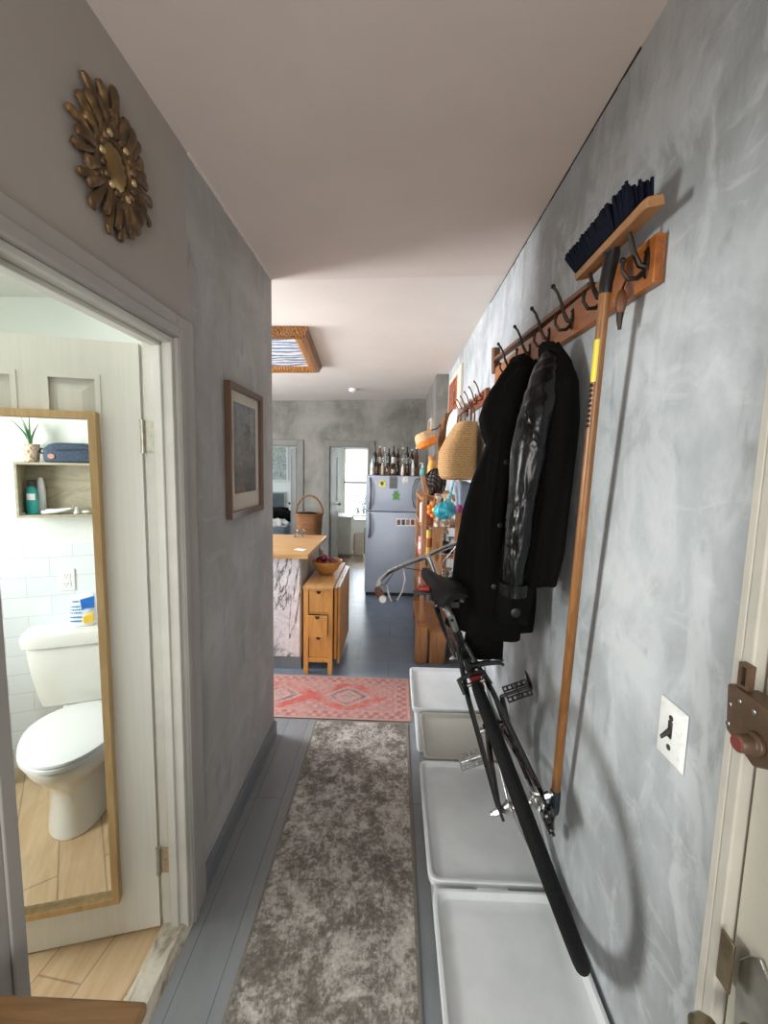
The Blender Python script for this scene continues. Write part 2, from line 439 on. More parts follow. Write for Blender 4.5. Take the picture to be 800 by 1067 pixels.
ANG = R(15)
HP = Vector((XL-T-0.006, DY1-0.022, 0))         # hinge line of the bathroom door
DU = Vector((-math.cos(ANG), -math.sin(ANG), 0)) # along the leaf
DN = Vector((math.sin(ANG), -math.cos(ANG), 0))  # out of its visible face
LW, LT, LZ0, LZ1 = 0.575, 0.034, 0.012, 1.942
def dpos(u, w, z): return HP + DU*(u+0.001) + DN*w + Vector((0, 0, z))
def dbox(m, u0, u1, w0, w1, z0, z1):
    m.hexa([dpos(u0,w0,z0), dpos(u1,w0,z0), dpos(u1,w1,z0), dpos(u0,w1,z0), dpos(u0,w0,z1), dpos(u1,w0,z1), dpos(u1,w1,z1), dpos(u0,w1,z1)])
m = MB()
dbox(m, 0.002, LW-0.002, -LT+0.014, -0.014, LZ0, LZ1)
st = 0.108; cols = ((st, 0.246), (0.318, 0.456)); rows = ((0.25, 0.80), (0.95, 1.52), (1.64, 1.84))
for w0, w1 in ((-0.0142, 0), (-LT, -LT+0.0142)):
    for u0, u1 in ((0, st), (0.246, 0.318), (0.456, LW)): dbox(m, u0, u1, w0, w1, LZ0, LZ1)
    for z0, z1 in ((LZ0, 0.25), (0.80, 0.95), (1.52, 1.64), (1.84, LZ1)):
        for u0, u1 in cols: dbox(m, u0, u1, w0, w1, z0, z1)
for u0, u1 in cols:
    for z0, z1 in rows:
        for wf, sg in ((0.0, 1), (-LT, -1)):
            frame4(m, u0-0.004, u1+0.004, z0-0.004, z1+0.004, 0.014, 0.004, lambda u, v, h: dpos(u, wf + sg*h, v))
        b, t_ = 0.016, 0.046
        for w0, w1 in ((-0.0145, -0.002), (-LT+0.0145, -LT+0.002)):
            m.loft([[dpos(u, w0, z) for u, z in ((u0+b, z0+b), (u1-b, z0+b), (u1-b, z1-b), (u0+b, z1-b))],
                    [dpos(u, w1, z) for u, z in ((u0+t_, z0+t_), (u1-t_, z0+t_), (u1-t_, z1-t_), (u0+t_, z1-t_))]])
k = NT('door_paint'); f = k.noise(k.mapping((1, 1, 0.03)), 90, 4, 0.6)
k.base(k.ramp(f, [(0.3, lin((218, 217, 208))), (0.7, lin((225, 224, 216)))])); k.rough(0.42); k.bump(f, 0.12, 0.002)
M_door = k.m
door = struct('door_1', m, M_door, 'white panelled bathroom door standing open with a long mirror on it', smooth=0)
M_steel = pm('worn_steel', (186, 180, 168), 0.35, 0.9, var=0.2, scale=40)
for z in (0.26, 1.67):
    m = MB(); m.cyl(HP + Vector((0.004, -0.004, z-0.045)), HP + Vector((0.004, -0.004, z+0.045)), 0.006, n=12)
    m.cyl(HP + Vector((0.004, -0.004, z-0.05)), HP + Vector((0.004, -0.004, z-0.045)), 0.0075, n=12); m.cyl(HP + Vector((0.004, -0.004, z+0.045)), HP + Vector((0.004, -0.004, z+0.05)), 0.0075, n=12)
    yj = DY1-0.018
    m.box(HP.x+0.006, HP.x+0.040, yj-0.004, yj, z-0.045, z+0.045)
    for dz in (-0.03, 0.0, 0.03):
        m.cyl((HP.x+0.026, yj-0.0055, z+dz), (HP.x+0.026, yj-0.003, z+dz), 0.004, n=8)
    m.build('hinge', M_steel, door)

# ------------------------------------------------------------------ entry door in the right wall
m = MB(); w = 0.036
m.box(XR-0.016, XR, EY1-0.001, EY1+w-0.02, 0, 2.15); m.box(XR-0.016, XR, -0.30-w, -0.30, 0, 2.15); m.box(XR-0.016, XR, -0.30, EY1, 2.09, 2.15)
m.box(XR-0.016, XR+0.14, EY1-0.022, EY1-0.001, 0, 2.09); m.box(XR-0.016, XR+0.14, -0.30, -0.28, 0, 2.09); m.box(XR-0.016, XR+0.14, -0.28, EY1-0.022, 2.07, 2.09)
struct('trim_6', m, pm('entry_casing_paint', (196, 192, 180), 0.5, var=0.08, scale=12, bump=0.15), 'cream painted casing of the entry door', bevel=0.003)
M_entry = pm('entry_door_paint', (190, 186, 172), 0.45, var=0.07, scale=10, bump=0.12)
m = MB(); m.box(XR+0.002, XR+0.045, -0.277, EY1-0.0275, 0.01, 2.066)
for z0, z1 in ((0.25, 0.85), (1.15, 1.9)):
    frame4(m, -0.15, 0.50, z0, z1, 0.03, 0.008, lambda u, v, h: Vector((XR+0.002-h, u, v)))
entry = struct('door_2', m, M_entry, 'cream entry door at the right edge with old brass locks', bevel=0.002)

# cracks and ridges where the walls meet the ceiling
M_crack = pm('dark_crack', (52, 48, 46), 0.9)
m = MB(); rng = random.Random(2)
y = 1.15
while y < 2.75:
    d_ = 0.03+0.05*rng.random(); h_ = 0.0015+0.004*rng.random()*(1 if y < 2.3 else 0.5); zc = ceil_z(XR)
    m.hexa([(XR-0.003, y, zc-h_-0.001), (XR+0.01, y, zc-h_-0.001), (XR+0.01, y+d_, zc-h_*0.6-0.001), (XR-0.003, y+d_, zc-h_*0.6-0.001), (XR-0.003, y, zc), (XR+0.01, y, zc), (XR+0.01, y+d_, zc), (XR-0.003, y+d_, zc)]); y += d_
struct('trim_8', m, M_crack, 'dark open crack along the top of the right wall', smooth=0)
m = MB(); y = 1.45
while y < YE-0.02:
    d_ = 0.02+0.03*rng.random(); h_ = 0.004+0.006*rng.random(); zc = ceil_z(XL)
    m.hexa([(XL-0.01, y, zc-h_), (XL+0.004, y, zc-h_), (XL+0.004, y+d_, zc-h_*0.8), (XL-0.01, y+d_, zc-h_*0.8), (XL-0.01, y, zc), (XL+0.009, y, zc), (XL+0.009, y+d_, zc), (XL-0.01, y+d_, zc)]); y += d_
struct('trim_9', m, M_ceil, 'ragged filler along the top of the left wall', smooth=0)
# ================================================================== BATHROOM (seen in the mirror on its open door)
P0 = HP + DN*0.012
WD = Vector((math.cos(R(23)), math.sin(R(23)), 0)); FD = Vector((math.sin(R(23)), -math.cos(R(23)), 0))
O0 = Vector((-1.566, 2.193, 0))
def bath(v):
    """bathroom wall frame (along wall, out of wall, up) -> world"""
    p = O0 + WD*v[0] + FD*v[1] + Vector((0, 0, v[2]))
    return p - DN*(2*(p-P0).dot(DN))
M_tile = None
k = NT('white_wall_tiles')
v = k.mapping((1, 1, 1), (R(90), 0, 0)); br = k.new('ShaderNodeTexBrick'); k.link(v, br.inputs['Vector'])
br.inputs['Scale'].default_value = 1.0; br.inputs['Brick Width'].default_value = 0.2; br.inputs['Row Height'].default_value = 0.1
br.inputs['Mortar Size'].default_value = 0.0018
br.inputs['Color1'].default_value = (*lin((222, 228, 232)), 1); br.inputs['Color2'].default_value = (*lin((228, 233, 236)), 1); br.inputs['Mortar'].default_value = (*lin((200, 207, 211)), 1)
k.base(br.outputs['Color']); k.rough(0.2); k.bump(br.outputs['Fac'], -0.3, 0.002)
M_tile = k.m
struct('wall_bathroom_front', MB(bath).box(-1.55, 0.215, -0.12, 0, 0, 2.45), M_bathwall, 'pale green-white bathroom wall behind the toilet')
struct('trim_7', MB(bath).box(-1.55, 0.21, 0.0, 0.010, 0.0, 1.165), M_tile, 'white tile wainscot behind the toilet')

# long mirror on the door
mir = thing('wall_mirror', 'tall wood-framed mirror hung on the open bathroom door', 'mirror', dpos(0.26, 0.0, 0.154))
_h = hit(110, 680, HP+DN*0.03, DN); U0 = (_h-HP).dot(DU)-0.005; U1, Z0, Z1 = U0+0.38, 0.154, 1.735
M_oak = wood('light_oak_frame', (188, 152, 102), (216, 184, 134), 'Z', 7, 0.5)
m = MB(); frame4(m, U0, U1, Z0, Z1, 0.022, 0.030, lambda u, w_, h: dpos(u, h, w_))
m.build('frame', M_oak, mir, bevel=0.0015)
k = NT('mirror_glass'); k.base((0.93, 0.95, 0.94)); k.b.inputs['Metallic'].default_value = 1.0; k.rough(0.008)
m = MB(); dbox(m, U0+0.018, U1-0.018, 0.004, 0.012, Z0+0.018, Z1-0.018)
m.build('mirror_glass', k.m, mir)

# ---- toilet
M_china = pm('white_china', (226, 226, 220), 0.12, var=0.02, scale=3, coat=0.4)
M_seat = pm('white_seat_plastic', (232, 234, 234), 0.25, var=0.015, scale=3)
M_chrome = pm('chrome', (215, 218, 220), 0.1, 1.0, var=0.05)
toi = thing('toilet', 'white two-piece toilet with its lid down', 'toilet', bath((-0.03, 0.3, 0)))
def rrect(cx, cy, a, b, z, n=32, p=4.0):
    out = []
    for i in range(n):
        t = 2*math.pi*i/n; c, s_ = math.cos(t), math.sin(t)
        out.append((cx + a*math.copysign(abs(c)**(2/p), c), cy + b*math.copysign(abs(s_)**(2/p), s_), z))
    return out
m = MB(bath)
m.loft([rrect(-0.04, 0.105, w_, d, z, 40, 5) for z, w_, d in ((0.385, 0.165, 0.07), (0.392, 0.18, 0.08), (0.45, 0.195, 0.085), (0.56, 0.215, 0.088), (0.69, 0.228, 0.09), (0.695, 0.226, 0.088))])
m.build('tank', M_china, toi)
m = MB(bath)
m.loft([rrect(-0.04, 0.108, w_, d, z, 40, 5) for z, w_, d in ((0.69, 0.232, 0.094), (0.697, 0.243, 0.102), (0.74, 0.247, 0.105), (0.757, 0.238, 0.098), (0.764, 0.20, 0.075))])
m.build('tank_lid', M_china, toi)
m = MB(bath); m.cyl((0.10, 0.19, 0.63), (0.10, 0.208, 0.63), 0.012); m.tube([(0.10, 0.208, 0.63), (0.13, 0.214, 0.628), (0.165, 0.214, 0.622)], [0.007, 0.0075, 0.006], 8)
m.build('flush_handle', M_chrome, toi)
def egg(cx, cy, w_, l0, l1, z, n=40):                 # oval, longer to the front (ly+)
    return [(cx + w_*math.cos(2*math.pi*i/n), cy + (l1 if math.sin(2*math.pi*i/n) > 0 else l0)*math.sin(2*math.pi*i/n), z) for i in range(n)]
m = MB(bath)
BX = -0.005
m.loft([egg(BX, 0.42, w_, a, b, z) for z, w_, a, b in ((0.0, 0.118, 0.20, 0.20), (0.02, 0.116, 0.20, 0.195), (0.12, 0.105, 0.19, 0.175), (0.20, 0.105, 0.19, 0.175), (0.255, 0.125, 0.20, 0.215), (0.31, 0.165, 0.22, 0.275), (0.36, 0.182, 0.22, 0.305), (0.383, 0.182, 0.21, 0.305))])
m.box(-0.12, 0.09, 0.12, 0.30, 0.30, 0.384)
m.build('bowl', M_china, toi, bevel=0.01)
m = MB(bath); m.loft([egg(BX, 0.45, w_, a, b, z) for z, w_, a, b in ((0.384, 0.186, 0.20, 0.28), (0.388, 0.19, 0.205, 0.285), (0.402, 0.19, 0.205, 0.285), (0.406, 0.186, 0.20, 0.28))])
m.build('seat', M_seat, toi)
m = MB(bath); m.loft([egg(BX, 0.45, w_, a, b, z) for z, w_, a, b in ((0.407, 0.184, 0.20, 0.278), (0.411, 0.189, 0.205, 0.284), (0.420, 0.186, 0.203, 0.281), (0.429, 0.15, 0.165, 0.24), (0.432, 0.06, 0.07, 0.10))])
m.build('lid', M_seat, toi)
for x in (-0.09, 0.08): MB(bath).lathe([(0.0, 0.395), (0.012, 0.395), (0.012, 0.412), (0.008, 0.417), (0, 0.418)], (x, 0.25, 0), n=12).build('seat_bolt_cap', M_seat, toi)
# ---- packet of wipes on the tank
M_wipe = pm('wipe_pack_white', (228, 236, 244), 0.3, var=0.02)
M_blue = pm('wipe_pack_blue', (44, 116, 206), 0.3, var=0.05); M_yel = pm('wipe_pack_yellow', (246, 206, 84), 0.35, var=0.05); M_ink = pm('wipe_pack_print', (96, 150, 200), 0.4)
wip = thing('wipes_packet', 'white packet of wipes with blue banner and yellow patch on the toilet tank', 'packet', bath((-0.035, 0.12, 0.765)))
m = MB(bath)
m.loft([rrect(-0.035, 0.115, a, b, z, 28, 3) for z, a, b in ((0.765, 0.050, 0.028), (0.775, 0.056, 0.036), (0.85, 0.057, 0.04), (0.90, 0.056, 0.030), (0.915, 0.054, 0.014), (0.925, 0.053, 0.003))])
m.build('pack', M_wipe, wip)
m = MB(bath)
m.hexa([(-0.03, 0.150, 0.862), (0.021, 0.139, 0.858), (0.021, 0.147, 0.858), (-0.03, 0.159, 0.862), (-0.036, 0.142, 0.905), (0.021, 0.131, 0.915), (0.021, 0.139, 0.915), (-0.036, 0.149, 0.905)])
m.build('banner', M_blue, wip)
m = MB(bath); m.hexa([(-0.025, 0.148, 0.782), (0.018, 0.142, 0.782), (0.018, 0.150, 0.782), (-0.025, 0.157, 0.782), (-0.025, 0.148, 0.822), (0.018, 0.142, 0.835), (0.018, 0.152, 0.835), (-0.025, 0.159, 0.822)])
m.build('patch', M_yel, wip, bevel=0.002)
m = MB(bath)
for j, (z, a, b) in enumerate(((0.893, -0.082, -0.045), (0.868, -0.086, -0.038), (0.853, -0.086, -0.020), (0.838, -0.084, -0.030), (0.815, -0.084, -0.034), (0.795, -0.082, -0.036))):
    x = a
    while x < b:
        w_ = 0.004 + 0.005*random.random(); yy = 0.115 + 0.0405*(1-abs((x+0.035)/0.058)**3)**(1/3.0) if abs(x+0.035) < 0.057 else 0.13
        yy -= max(0, (z-0.85))*0.18
        m.box(x, min(x+w_, b), yy-0.004, yy+0.0012, z, z+0.007); x += w_+0.003
m.build('print', M_ink, wip)
# ---- wall outlet
out = thing('wall_outlet', 'white double wall outlet on the tiles above the toilet tank', 'outlet', bath((-0.122, 0.010, 0.977)))
m = MB(bath); m.box(-0.158, -0.086, 0.010, 0.016, 0.92, 1.034); m.build('cover_plate', M_seat, out, bevel=0.003)
M_slot = pm('outlet_slot_dark', (40, 38, 36), 0.6)
for z in (0.955, 0.999):
    rc = MB(bath).loft([[(p[0], h, p[1]) for p in rrect(-0.122, z, 0.018, 0.017, 0, 20, 3)] for h in (0.014, 0.0185)]).build('receptacle', M_seat, out)
    for x in (-0.130, -0.117): MB(bath).box(x, x+0.002, 0.017, 0.0189, z-0.002, z+0.008).build('slot', M_slot, rc)
    MB(bath).cyl((-0.1225, 0.017, z-0.009), (-0.1225, 0.0189, z-0.009), 0.0025, n=8).build('slot', M_slot, rc)
# ---- shelf box and what is on it
k = NT('grey_weathered_wood'); f = k.noise(k.mapping((0.25, 1, 1)), 14, 7, 0.65, 1.5)
k.base(k.ramp(f, [(0.25, lin((128, 122, 104))), (0.5, lin((162, 154, 132))), (0.75, lin((186, 178, 156)))])); k.rough(0.55); k.bump(f, 0.1, 0.003)
M_shelf = k.m
sh = thing('wall_shelf', 'grey wood box shelf fixed to the bathroom wall', 'shelf', bath((-0.08, 0.0, 1.314)))
sx0, sx1, sz0, sz1, sd = -0.277, 0.12, 1.314, 1.578, 0.115
for nm, b in (('bottom_board', (sx0, sx1, 0.012, sd, sz0, sz0+0.012)), ('top_board', (sx0, sx1, 0.012, sd, sz1-0.012, sz1)),
              ('side_board', (sx0, sx0+0.012, 0.012, sd, sz0+0.012, sz1-0.012)), ('side_board', (sx1-0.012, sx1, 0.012, sd, sz0+0.012, sz1-0.012)), ('back_board', (sx0, sx1, 0.0, 0.012, sz0, sz1))):
    MB(bath).box(*b).build(nm, M_shelf, sh, bevel=0.0015)
zb = sz0+0.0125
M_teal = pm('teal_mouthwash', (40, 156, 156), 0.12, var=0.05, coat=0.5); M_dark = pm('dark_cap', (48, 52, 56), 0.4)
mw = thing('mouthwash_bottle', 'teal mouthwash bottle with dark cap on the box shelf', 'bottle', bath((-0.228, 0.065, zb)))
c = lambda prof: [[(-0.228 + r*math.cos(2*math.pi*i/24)*1.15, 0.066 + r*math.sin(2*math.pi*i/24)*0.8, z) for i in range(24)] for r, z in prof]
MB(bath).loft(c(((0.019, zb), (0.022, zb+0.004), (0.022, zb+0.10), (0.019, zb+0.112), (0.019, zb+0.118), (0.012, zb+0.132), (0.011, zb+0.138)))).build('bottle', M_teal, mw)
MB(bath).loft(c(((0.014, zb+0.136), (0.0145, zb+0.138), (0.014, zb+0.162), (0.010, zb+0.164)))).build('cap', M_dark, mw)
MB(bath).loft([[(-0.228 + 0.0225*math.cos(t)*1.15, 0.066 + 0.0225*math.sin(t)*0.8, z) for t in [R(50+80*i/8) for i in range(9)]] + [(-0.228 + 0.0215*math.cos(t)*1.15, 0.066 + 0.0215*math.sin(t)*0.8, z) for t in [R(130-80*i/8) for i in range(9)]] for z in (zb+0.07, zb+0.10)]).build('label_patch', M_seat, mw)
M_white_pl = pm('white_tube_plastic', (216, 222, 224), 0.35, var=0.04)
wb = MB(bath).loft([rrect(-0.198, 0.04, a, b, z, 24, 2.5) for z, a, b in ((zb, 0.016, 0.013), (zb+0.006, 0.0175, 0.015), (zb+0.11, 0.018, 0.015), (zb+0.15, 0.014, 0.012), (zb+0.176, 0.008, 0.007))]).build('lotion_bottle', M_white_pl, loc=bath((-0.198, 0.04, zb)))
tag(wb, 'white rounded bottle standing behind the teal mouthwash', 'bottle')
tp = thing('toothpaste_tube', 'crumpled white toothpaste tube lying on the box shelf', 'tube', bath((-0.12, 0.08, zb)))
MB(bath).loft([[(x, 0.085 + b*math.cos(2*math.pi*i/16), zb + h + a*math.sin(2*math.pi*i/16)) for i in range(16)] for x, a, b, h in ((-0.176, 0.009, 0.010, 0.010), (-0.165, 0.013, 0.014, 0.014), (-0.13, 0.012, 0.017, 0.015), (-0.09, 0.010, 0.019, 0.021), (-0.062, 0.004, 0.021, 0.028), (-0.058, 0.012, 0.004, 0.032))]).build('tube', M_white_pl, tp)
MB(bath).cyl((-0.188, 0.085, zb+0.010), (-0.176, 0.085, zb+0.010), 0.009).build('cap', M_seat, tp)
for nm, lab, x, y, a in (('dental_floss', 'small white floss box lying right of the toothpaste tube', -0.006, 0.08, 0.012), ('soap_dish', 'little white dish beside the mouthwash bottle', -0.262, 0.09, 0.007)):
    o = MB(bath).ell((x, y, zb+a*0.7), (a*1.7, a, a*0.7), n=16, k=8).build(nm, M_white_pl, loc=bath((x, y, zb))); tag(o, lab, 'toiletry')
o = MB(bath).lathe([(0.012, zb), (0.014, zb+0.003), (0.008, zb+0.018), (0.009, zb+0.028), (0.004, zb+0.034), (0, zb+0.035)], (-0.045, 0.085, 0), n=10).build('cream_jar', M_white_pl, loc=bath((-0.045, 0.085, zb)))
tag(o, 'tiny pale jar between toothpaste tube and floss box', 'jar')
# pot with aloe
k = NT('speckled_pot'); f = k.noise(k.mapping(), 90, 3, 0.6)
k.base(k.ramp(f, [(0.40, lin((150, 118, 92))), (0.52, lin((216, 198, 176))), (0.7, lin((228, 214, 196)))])); k.rough(0.6)
pt = thing('potted_aloe', 'aloe in a speckled beige pot on top of the box shelf', 'plant', bath((-0.222, 0.06, sz1)))
MB(bath).lathe([(0.026, sz1+0.0005), (0.030, sz1+0.004), (0.035, sz1+0.05), (0.036, sz1+0.085), (0.033, sz1+0.086), (0.031, sz1+0.07), (0, sz1+0.07)], (-0.222, 0.06, 0)).build('pot', k.m, pt)
M_leaf = pm('aloe_leaf', (92, 142, 96), 0.4, var=0.2, scale=20)
for dx, dy, h, b in ((-0.085, 0.02, 0.14, 0.05), (-0.05, -0.02, 0.16, 0.02), (0.01, 0.02, 0.17, -0.03), (0.04, -0.01, 0.12, 0.0), (-0.02, 0.03, 0.12, 0.03)):
    pts = [(-0.222 + dx*t*t*0.9, 0.06+dy*t, sz1+0.068 + h*t) for t in [i/8 for i in range(9)]]
    MB(bath).tube(pts, [0.010*(1-(i/8)**1.6)+0.0012 for i in range(9)], 8, flat=0.45).build('leaf', M_leaf, pt)
k = NT('navy_canvas'); f = k.noise(k.mapping(), 120, 3)
k.base(k.ramp(f, [(0.3, lin((46, 58, 78))), (0.7, lin((72, 86, 106)))])); k.rough(0.85); k.bump(f, 0.2, 0.002)
bg = thing('toiletry_bag', 'navy blue zipped toiletry bag on top of the box shelf', 'bag', bath((-0.06, 0.06, sz1)))
MB(bath).loft([rrect(-0.055, 0.062, a, b, sz1+z, 36, 3.2) for z, a, b in ((0.0008, 0.105, 0.038), (0.006, 0.114, 0.046), (0.04, 0.118, 0.049), (0.068, 0.112, 0.047), (0.086, 0.095, 0.036), (0.094, 0.075, 0.02), (0.097, 0.05, 0.006))]).build('body', k.m, bg)
MB(bath).tube([(-0.055+0.115*math.cos(R(a)), 0.062+0.049*math.sin(R(a)), sz1+0.062+0.004*math.sin(R(a*2))) for a in range(0, 360, 12)], 0.0035, 6, closed=True).build('zip', M_dark, bg)
MB(bath).loft([[(-0.13+0.014*math.cos(R(a)), yy, sz1+0.03+0.012*math.sin(R(a))) for a in range(0, 360, 20)] for yy in (0.09, 0.112)]).build('leather_badge', pm('tan_badge', (186, 136, 112), 0.6), bg)
MB(bath).tube([(-0.168, 0.062, sz1+0.06), (-0.180, 0.064, sz1+0.068), (-0.186, 0.066, sz1+0.05), (-0.176, 0.065, sz1+0.042)], 0.004, 8).build('loop', M_dark, bg)
# wooden brush handle at the mirror's left edge
br_ = thing('toilet_brush', 'wooden stick of a brush standing left of the toilet', 'brush', bath((-0.40, 0.14, 0)))
MB(bath).cyl((-0.40, 0.14, 0.16), (-0.40, 0.14, 0.66), 0.011).build('handle', M_oak, br_)
MB(bath).lathe([(0.05, 0.004), (0.055, 0.01), (0.052, 0.15), (0.048, 0.17), (0.0, 0.17)], (-0.40, 0.14, 0)).build('holder', M_white_pl, br_)
# ================================================================== HALL: left wall
# sunburst mirror of carved gilt wood
SC = Vector((XL, 1.065, 2.272)); SR = 0.150
k = NT('old_gilt_wood'); f = k.noise(k.mapping(), 26, 6, 0.65)
k.base(k.ramp(f, [(0.3, lin((50, 36, 22))), (0.52, lin((98, 73, 43))), (0.74, lin((160, 126, 82)))])); k.rough(0.42); k.b.inputs['Metallic'].default_value = 0.25; k.bump(f, 0.3, 0.003)
M_gilt = k.m
sun = thing('sunburst_mirror', 'carved gilt wood sunburst mirror on the wall above the bathroom door', 'mirror', SC)
def sp(u, v, h): return SC + Vector((h, u, v))
m = MB(); ring = []
n = 40
prof = ((0.044, 0.004), (0.044, 0.012), (0.049, 0.018), (0.056, 0.014), (0.066, 0.018), (0.076, 0.018), (0.084, 0.010), (0.084, 0.002))
m.loft([[sp(r*math.cos(2*math.pi*j/n), r*1.08*math.sin(2*math.pi*j/n), h) for r, h in prof] for j in range(n)], cap=False, closed=True)
m.build('carved_ring', M_gilt, sun)
M_gl = pm('aged_mirror', (150, 128, 84), 0.12, 1.0, var=0.35, scale=9)
MB().loft([[sp(r*math.cos(2*math.pi*j/32), r*1.08*math.sin(2*math.pi*j/32), h) for j in range(32)] for r, h in ((0.047, 0.006), (0.045, 0.012), (0.030, 0.017), (0.006, 0.019))]).build('mirror_glass', M_gl, sun)
M_gold = pm('worn_gold_bead', (196, 170, 124), 0.35, 0.5, var=0.3, scale=30)
for j in range(18):
    a = 2*math.pi*j/18
    MB().ell(sp(0.0575*math.cos(a), 0.062*math.sin(a), 0.018), (0.007, 0.0085, 0.0085), n=8, k=6).build('bead', M_gold if j % 3 == 0 else M_gilt, sun)
rng = random.Random(3)
NRAY = 34
for j in range(NRAY):
    a = 2*math.pi*(j+0.3*rng.random())/NRAY
    L_ = (0.150, 0.128, 0.142, 0.118)[j % 4]*(0.93+0.14*rng.random())
    if rng.random() < 0.12: L_ *= 0.85
    du = Vector((0, math.cos(a), 1.1*math.sin(a))); dv = Vector((0, -math.sin(a), math.cos(a))); X_ = Vector((1, 0, 0))
    wv = 0.0105*(0.8+0.5*rng.random()); loops = []
    for t, w_, h in ((0.068, 0.55, 0.010), (0.078, 0.8, 0.014), (0.5, 0.95, 0.016), (0.85, 1.2, 0.014), (0.96, 0.95, 0.012), (1.0, 0.4, 0.010)):
        r = t if t < 0.079 else 0.078 + (L_-0.078)*t
        c0 = SC + du*r + X_*(h*0.55+0.003 + 0.004*(j % 2)); bend = dv*(0.006*math.sin(3*t+j)*rng.random())
        loops.append([c0 + bend + dv*(wv*w_*math.cos(2*math.pi*q/10)) + X_*(h*0.5*math.sin(2*math.pi*q/10)) for q in range(10)])
    MB().loft(loops).build('ray', M_gilt, sun)

# framed print
k = NT('thin_pane'); tr = k.new('ShaderNodeBsdfTransparent'); gl = k.new('ShaderNodeBsdfGlossy'); gl.inputs['Roughness'].default_value = 0.03
mx = k.new('ShaderNodeMixShader'); mx.inputs[0].default_value = 0.05; k.link(tr.outputs[0], mx.inputs[1]); k.link(gl.outputs[0], mx.inputs[2]); k.link(mx.outputs[0], k.n['Material Output'].inputs['Surface'])
M_pane = k.m
FY0, FY1, FZ0, FZ1 = 1.713, 2.135, 1.367, 1.918
fp = thing('framed_print', 'brown-framed dark print in a cream mount on the left hall wall', 'picture', (XL, (FY0+FY1)/2, FZ0))
M_walnut = wood('walnut_frame', (72, 48, 32), (106, 75, 50), 'Z', 9, 0.4)
pf = lambda u, v, h: Vector((XL + h, u, v))
m = MB(); frame4(m, FY0, FY1, FZ0, FZ1, 0.026, 0.026, pf, 0.020); m.build('frame', M_walnut, fp, bevel=0.002)
MB().box(XL+0.002, XL+0.008, FY0+0.022, FY1-0.022, FZ0+0.022, FZ1-0.022).build('mount', pm('cream_mount', (206, 196, 182), 0.8, var=0.03), fp)
def print_col(p):
    y = (p.y + 0) ; z = p.z
    u = (y)/0.28; v = (z)/0.38           # relative to the print's own middle
    n1 = noise.fractal(Vector((u*3, v*3, 1.7)), 0.6, 2.0, 5); n2 = noise.fractal(Vector((u*8, v*8, 5.1)), 0.6, 2.0, 4)
    sky = (96, 104, 108); grd = (86, 80, 66)
    t = min(1, max(0, v+0.55 + 0.25*n1)); c_ = lerp(grd, sky, t)
    d = abs(u - 0.03 - 0.10*math.sin(v*5)) - (0.16 - 0.10*v)
    if d < 0.03*n2 and v < 0.3: c_ = lerp((52, 48, 42), (104, 92, 72), min(1, max(0, 0.5+0.9*n2)))
    if v < -0.25 + 0.1*n2: c_ = lerp(c_, (58, 54, 44), 0.55)
    return tuple(max(0, min(255, q*(1+0.22*n2))) for q in c_)
py0, py1, pz0, pz1 = FY0+0.075, FY1-0.070, FZ0+0.100, FZ1-0.070
o = MB().grid(40, 60, lambda a, b: (XL+0.009, py0+(py1-py0)*a, pz0+(pz1-pz0)*b)).build('print', design_mat('dark_print', 0.25, 60, 0.1), fp, smooth=0, loc=((0, (py0+py1)/2-(FY0+FY1)/2, (pz0+pz1)/2-FZ0)))
ca = o.data.color_attributes.new('design', 'FLOAT_COLOR', 'POINT')
for i, v in enumerate(o.data.vertices): ca.data[i].color = (*lin(print_col(v.co)), 1)
MB().box(XL+0.0115, XL+0.013, FY0+0.024, FY1-0.024, FZ0+0.024, FZ1-0.024).build('glass', M_pane, fp)

# small wooden table whose corner shows bottom left
tb = thing('side_table', 'corner of a brown wooden table by the bathroom door', 'table', (-0.515, 0.35, 0))
M_brown = wood('brown_table_wood', (136, 102, 66), (186, 146, 100), 'X', 6, 0.4)
m = MB(); m.box(-0.655, -0.370, 0.10, 0.588, 0.728, 0.750); m.build('tabletop', M_brown, tb, bevel=0.006, seg=3)
m = MB(); m.box(-0.64, -0.468, 0.125, 0.560, 0.665, 0.728); m.build('apron', M_brown, tb, bevel=0.002)
for x in (-0.633, -0.480):
    for y in (0.135, 0.55):
        MB().tube([(x, y, 0.0), (x, y, 0.6), (x, y, 0.666)], [0.013, 0.017, 0.018], 4).build('leg', M_brown, tb, smooth=0)

# ------------------------------------------------------------------ rugs
def gray_rug():
    k = NT('worn_grey_rug')
    g = k.mapping(); st = k.mapping((1, 0.7, 1))
    a = k.noise(g, 6.5, 10, 0.78, 0.3); b = k.noise(g, 34, 6, 0.75, 0.4); c_ = k.noise(st, 95, 4, 0.6)
    s_ = k.math('ADD', k.math('MULTIPLY', a, 0.62), k.math('ADD', k.math('MULTIPLY', b, 0.36), k.math('MULTIPLY', c_, 0.16)))
    k.base(k.ramp(s_, [(0.44, lin((88, 82, 76))), (0.54, lin((120, 114, 107))), (0.62, lin((176, 171, 164))), (0.72, lin((208, 204, 198)))]))
    k.rough(0.95); k.b.inputs['Specular IOR Level'].default_value = 0.1; k.bump(c_, 0.5, 0.004)
    return k.m
RX0, RX1, RY0, RY1 = -0.455, 0.118, 0.12, 2.535
rg = thing('runner_rug', 'long worn grey-brown patterned runner down the hall', 'rug', ((RX0+RX1)/2, (RY0+RY1)/2, 0))
MB().box(RX0+0.010, RX1-0.010, RY0+0.01, RY1-0.01, 0.0005, 0.008).build('pile', gray_rug(), rg)
m = MB(); M_bind = pm('rug_binding', (120, 114, 104), 0.9, var=0.2, scale=60)
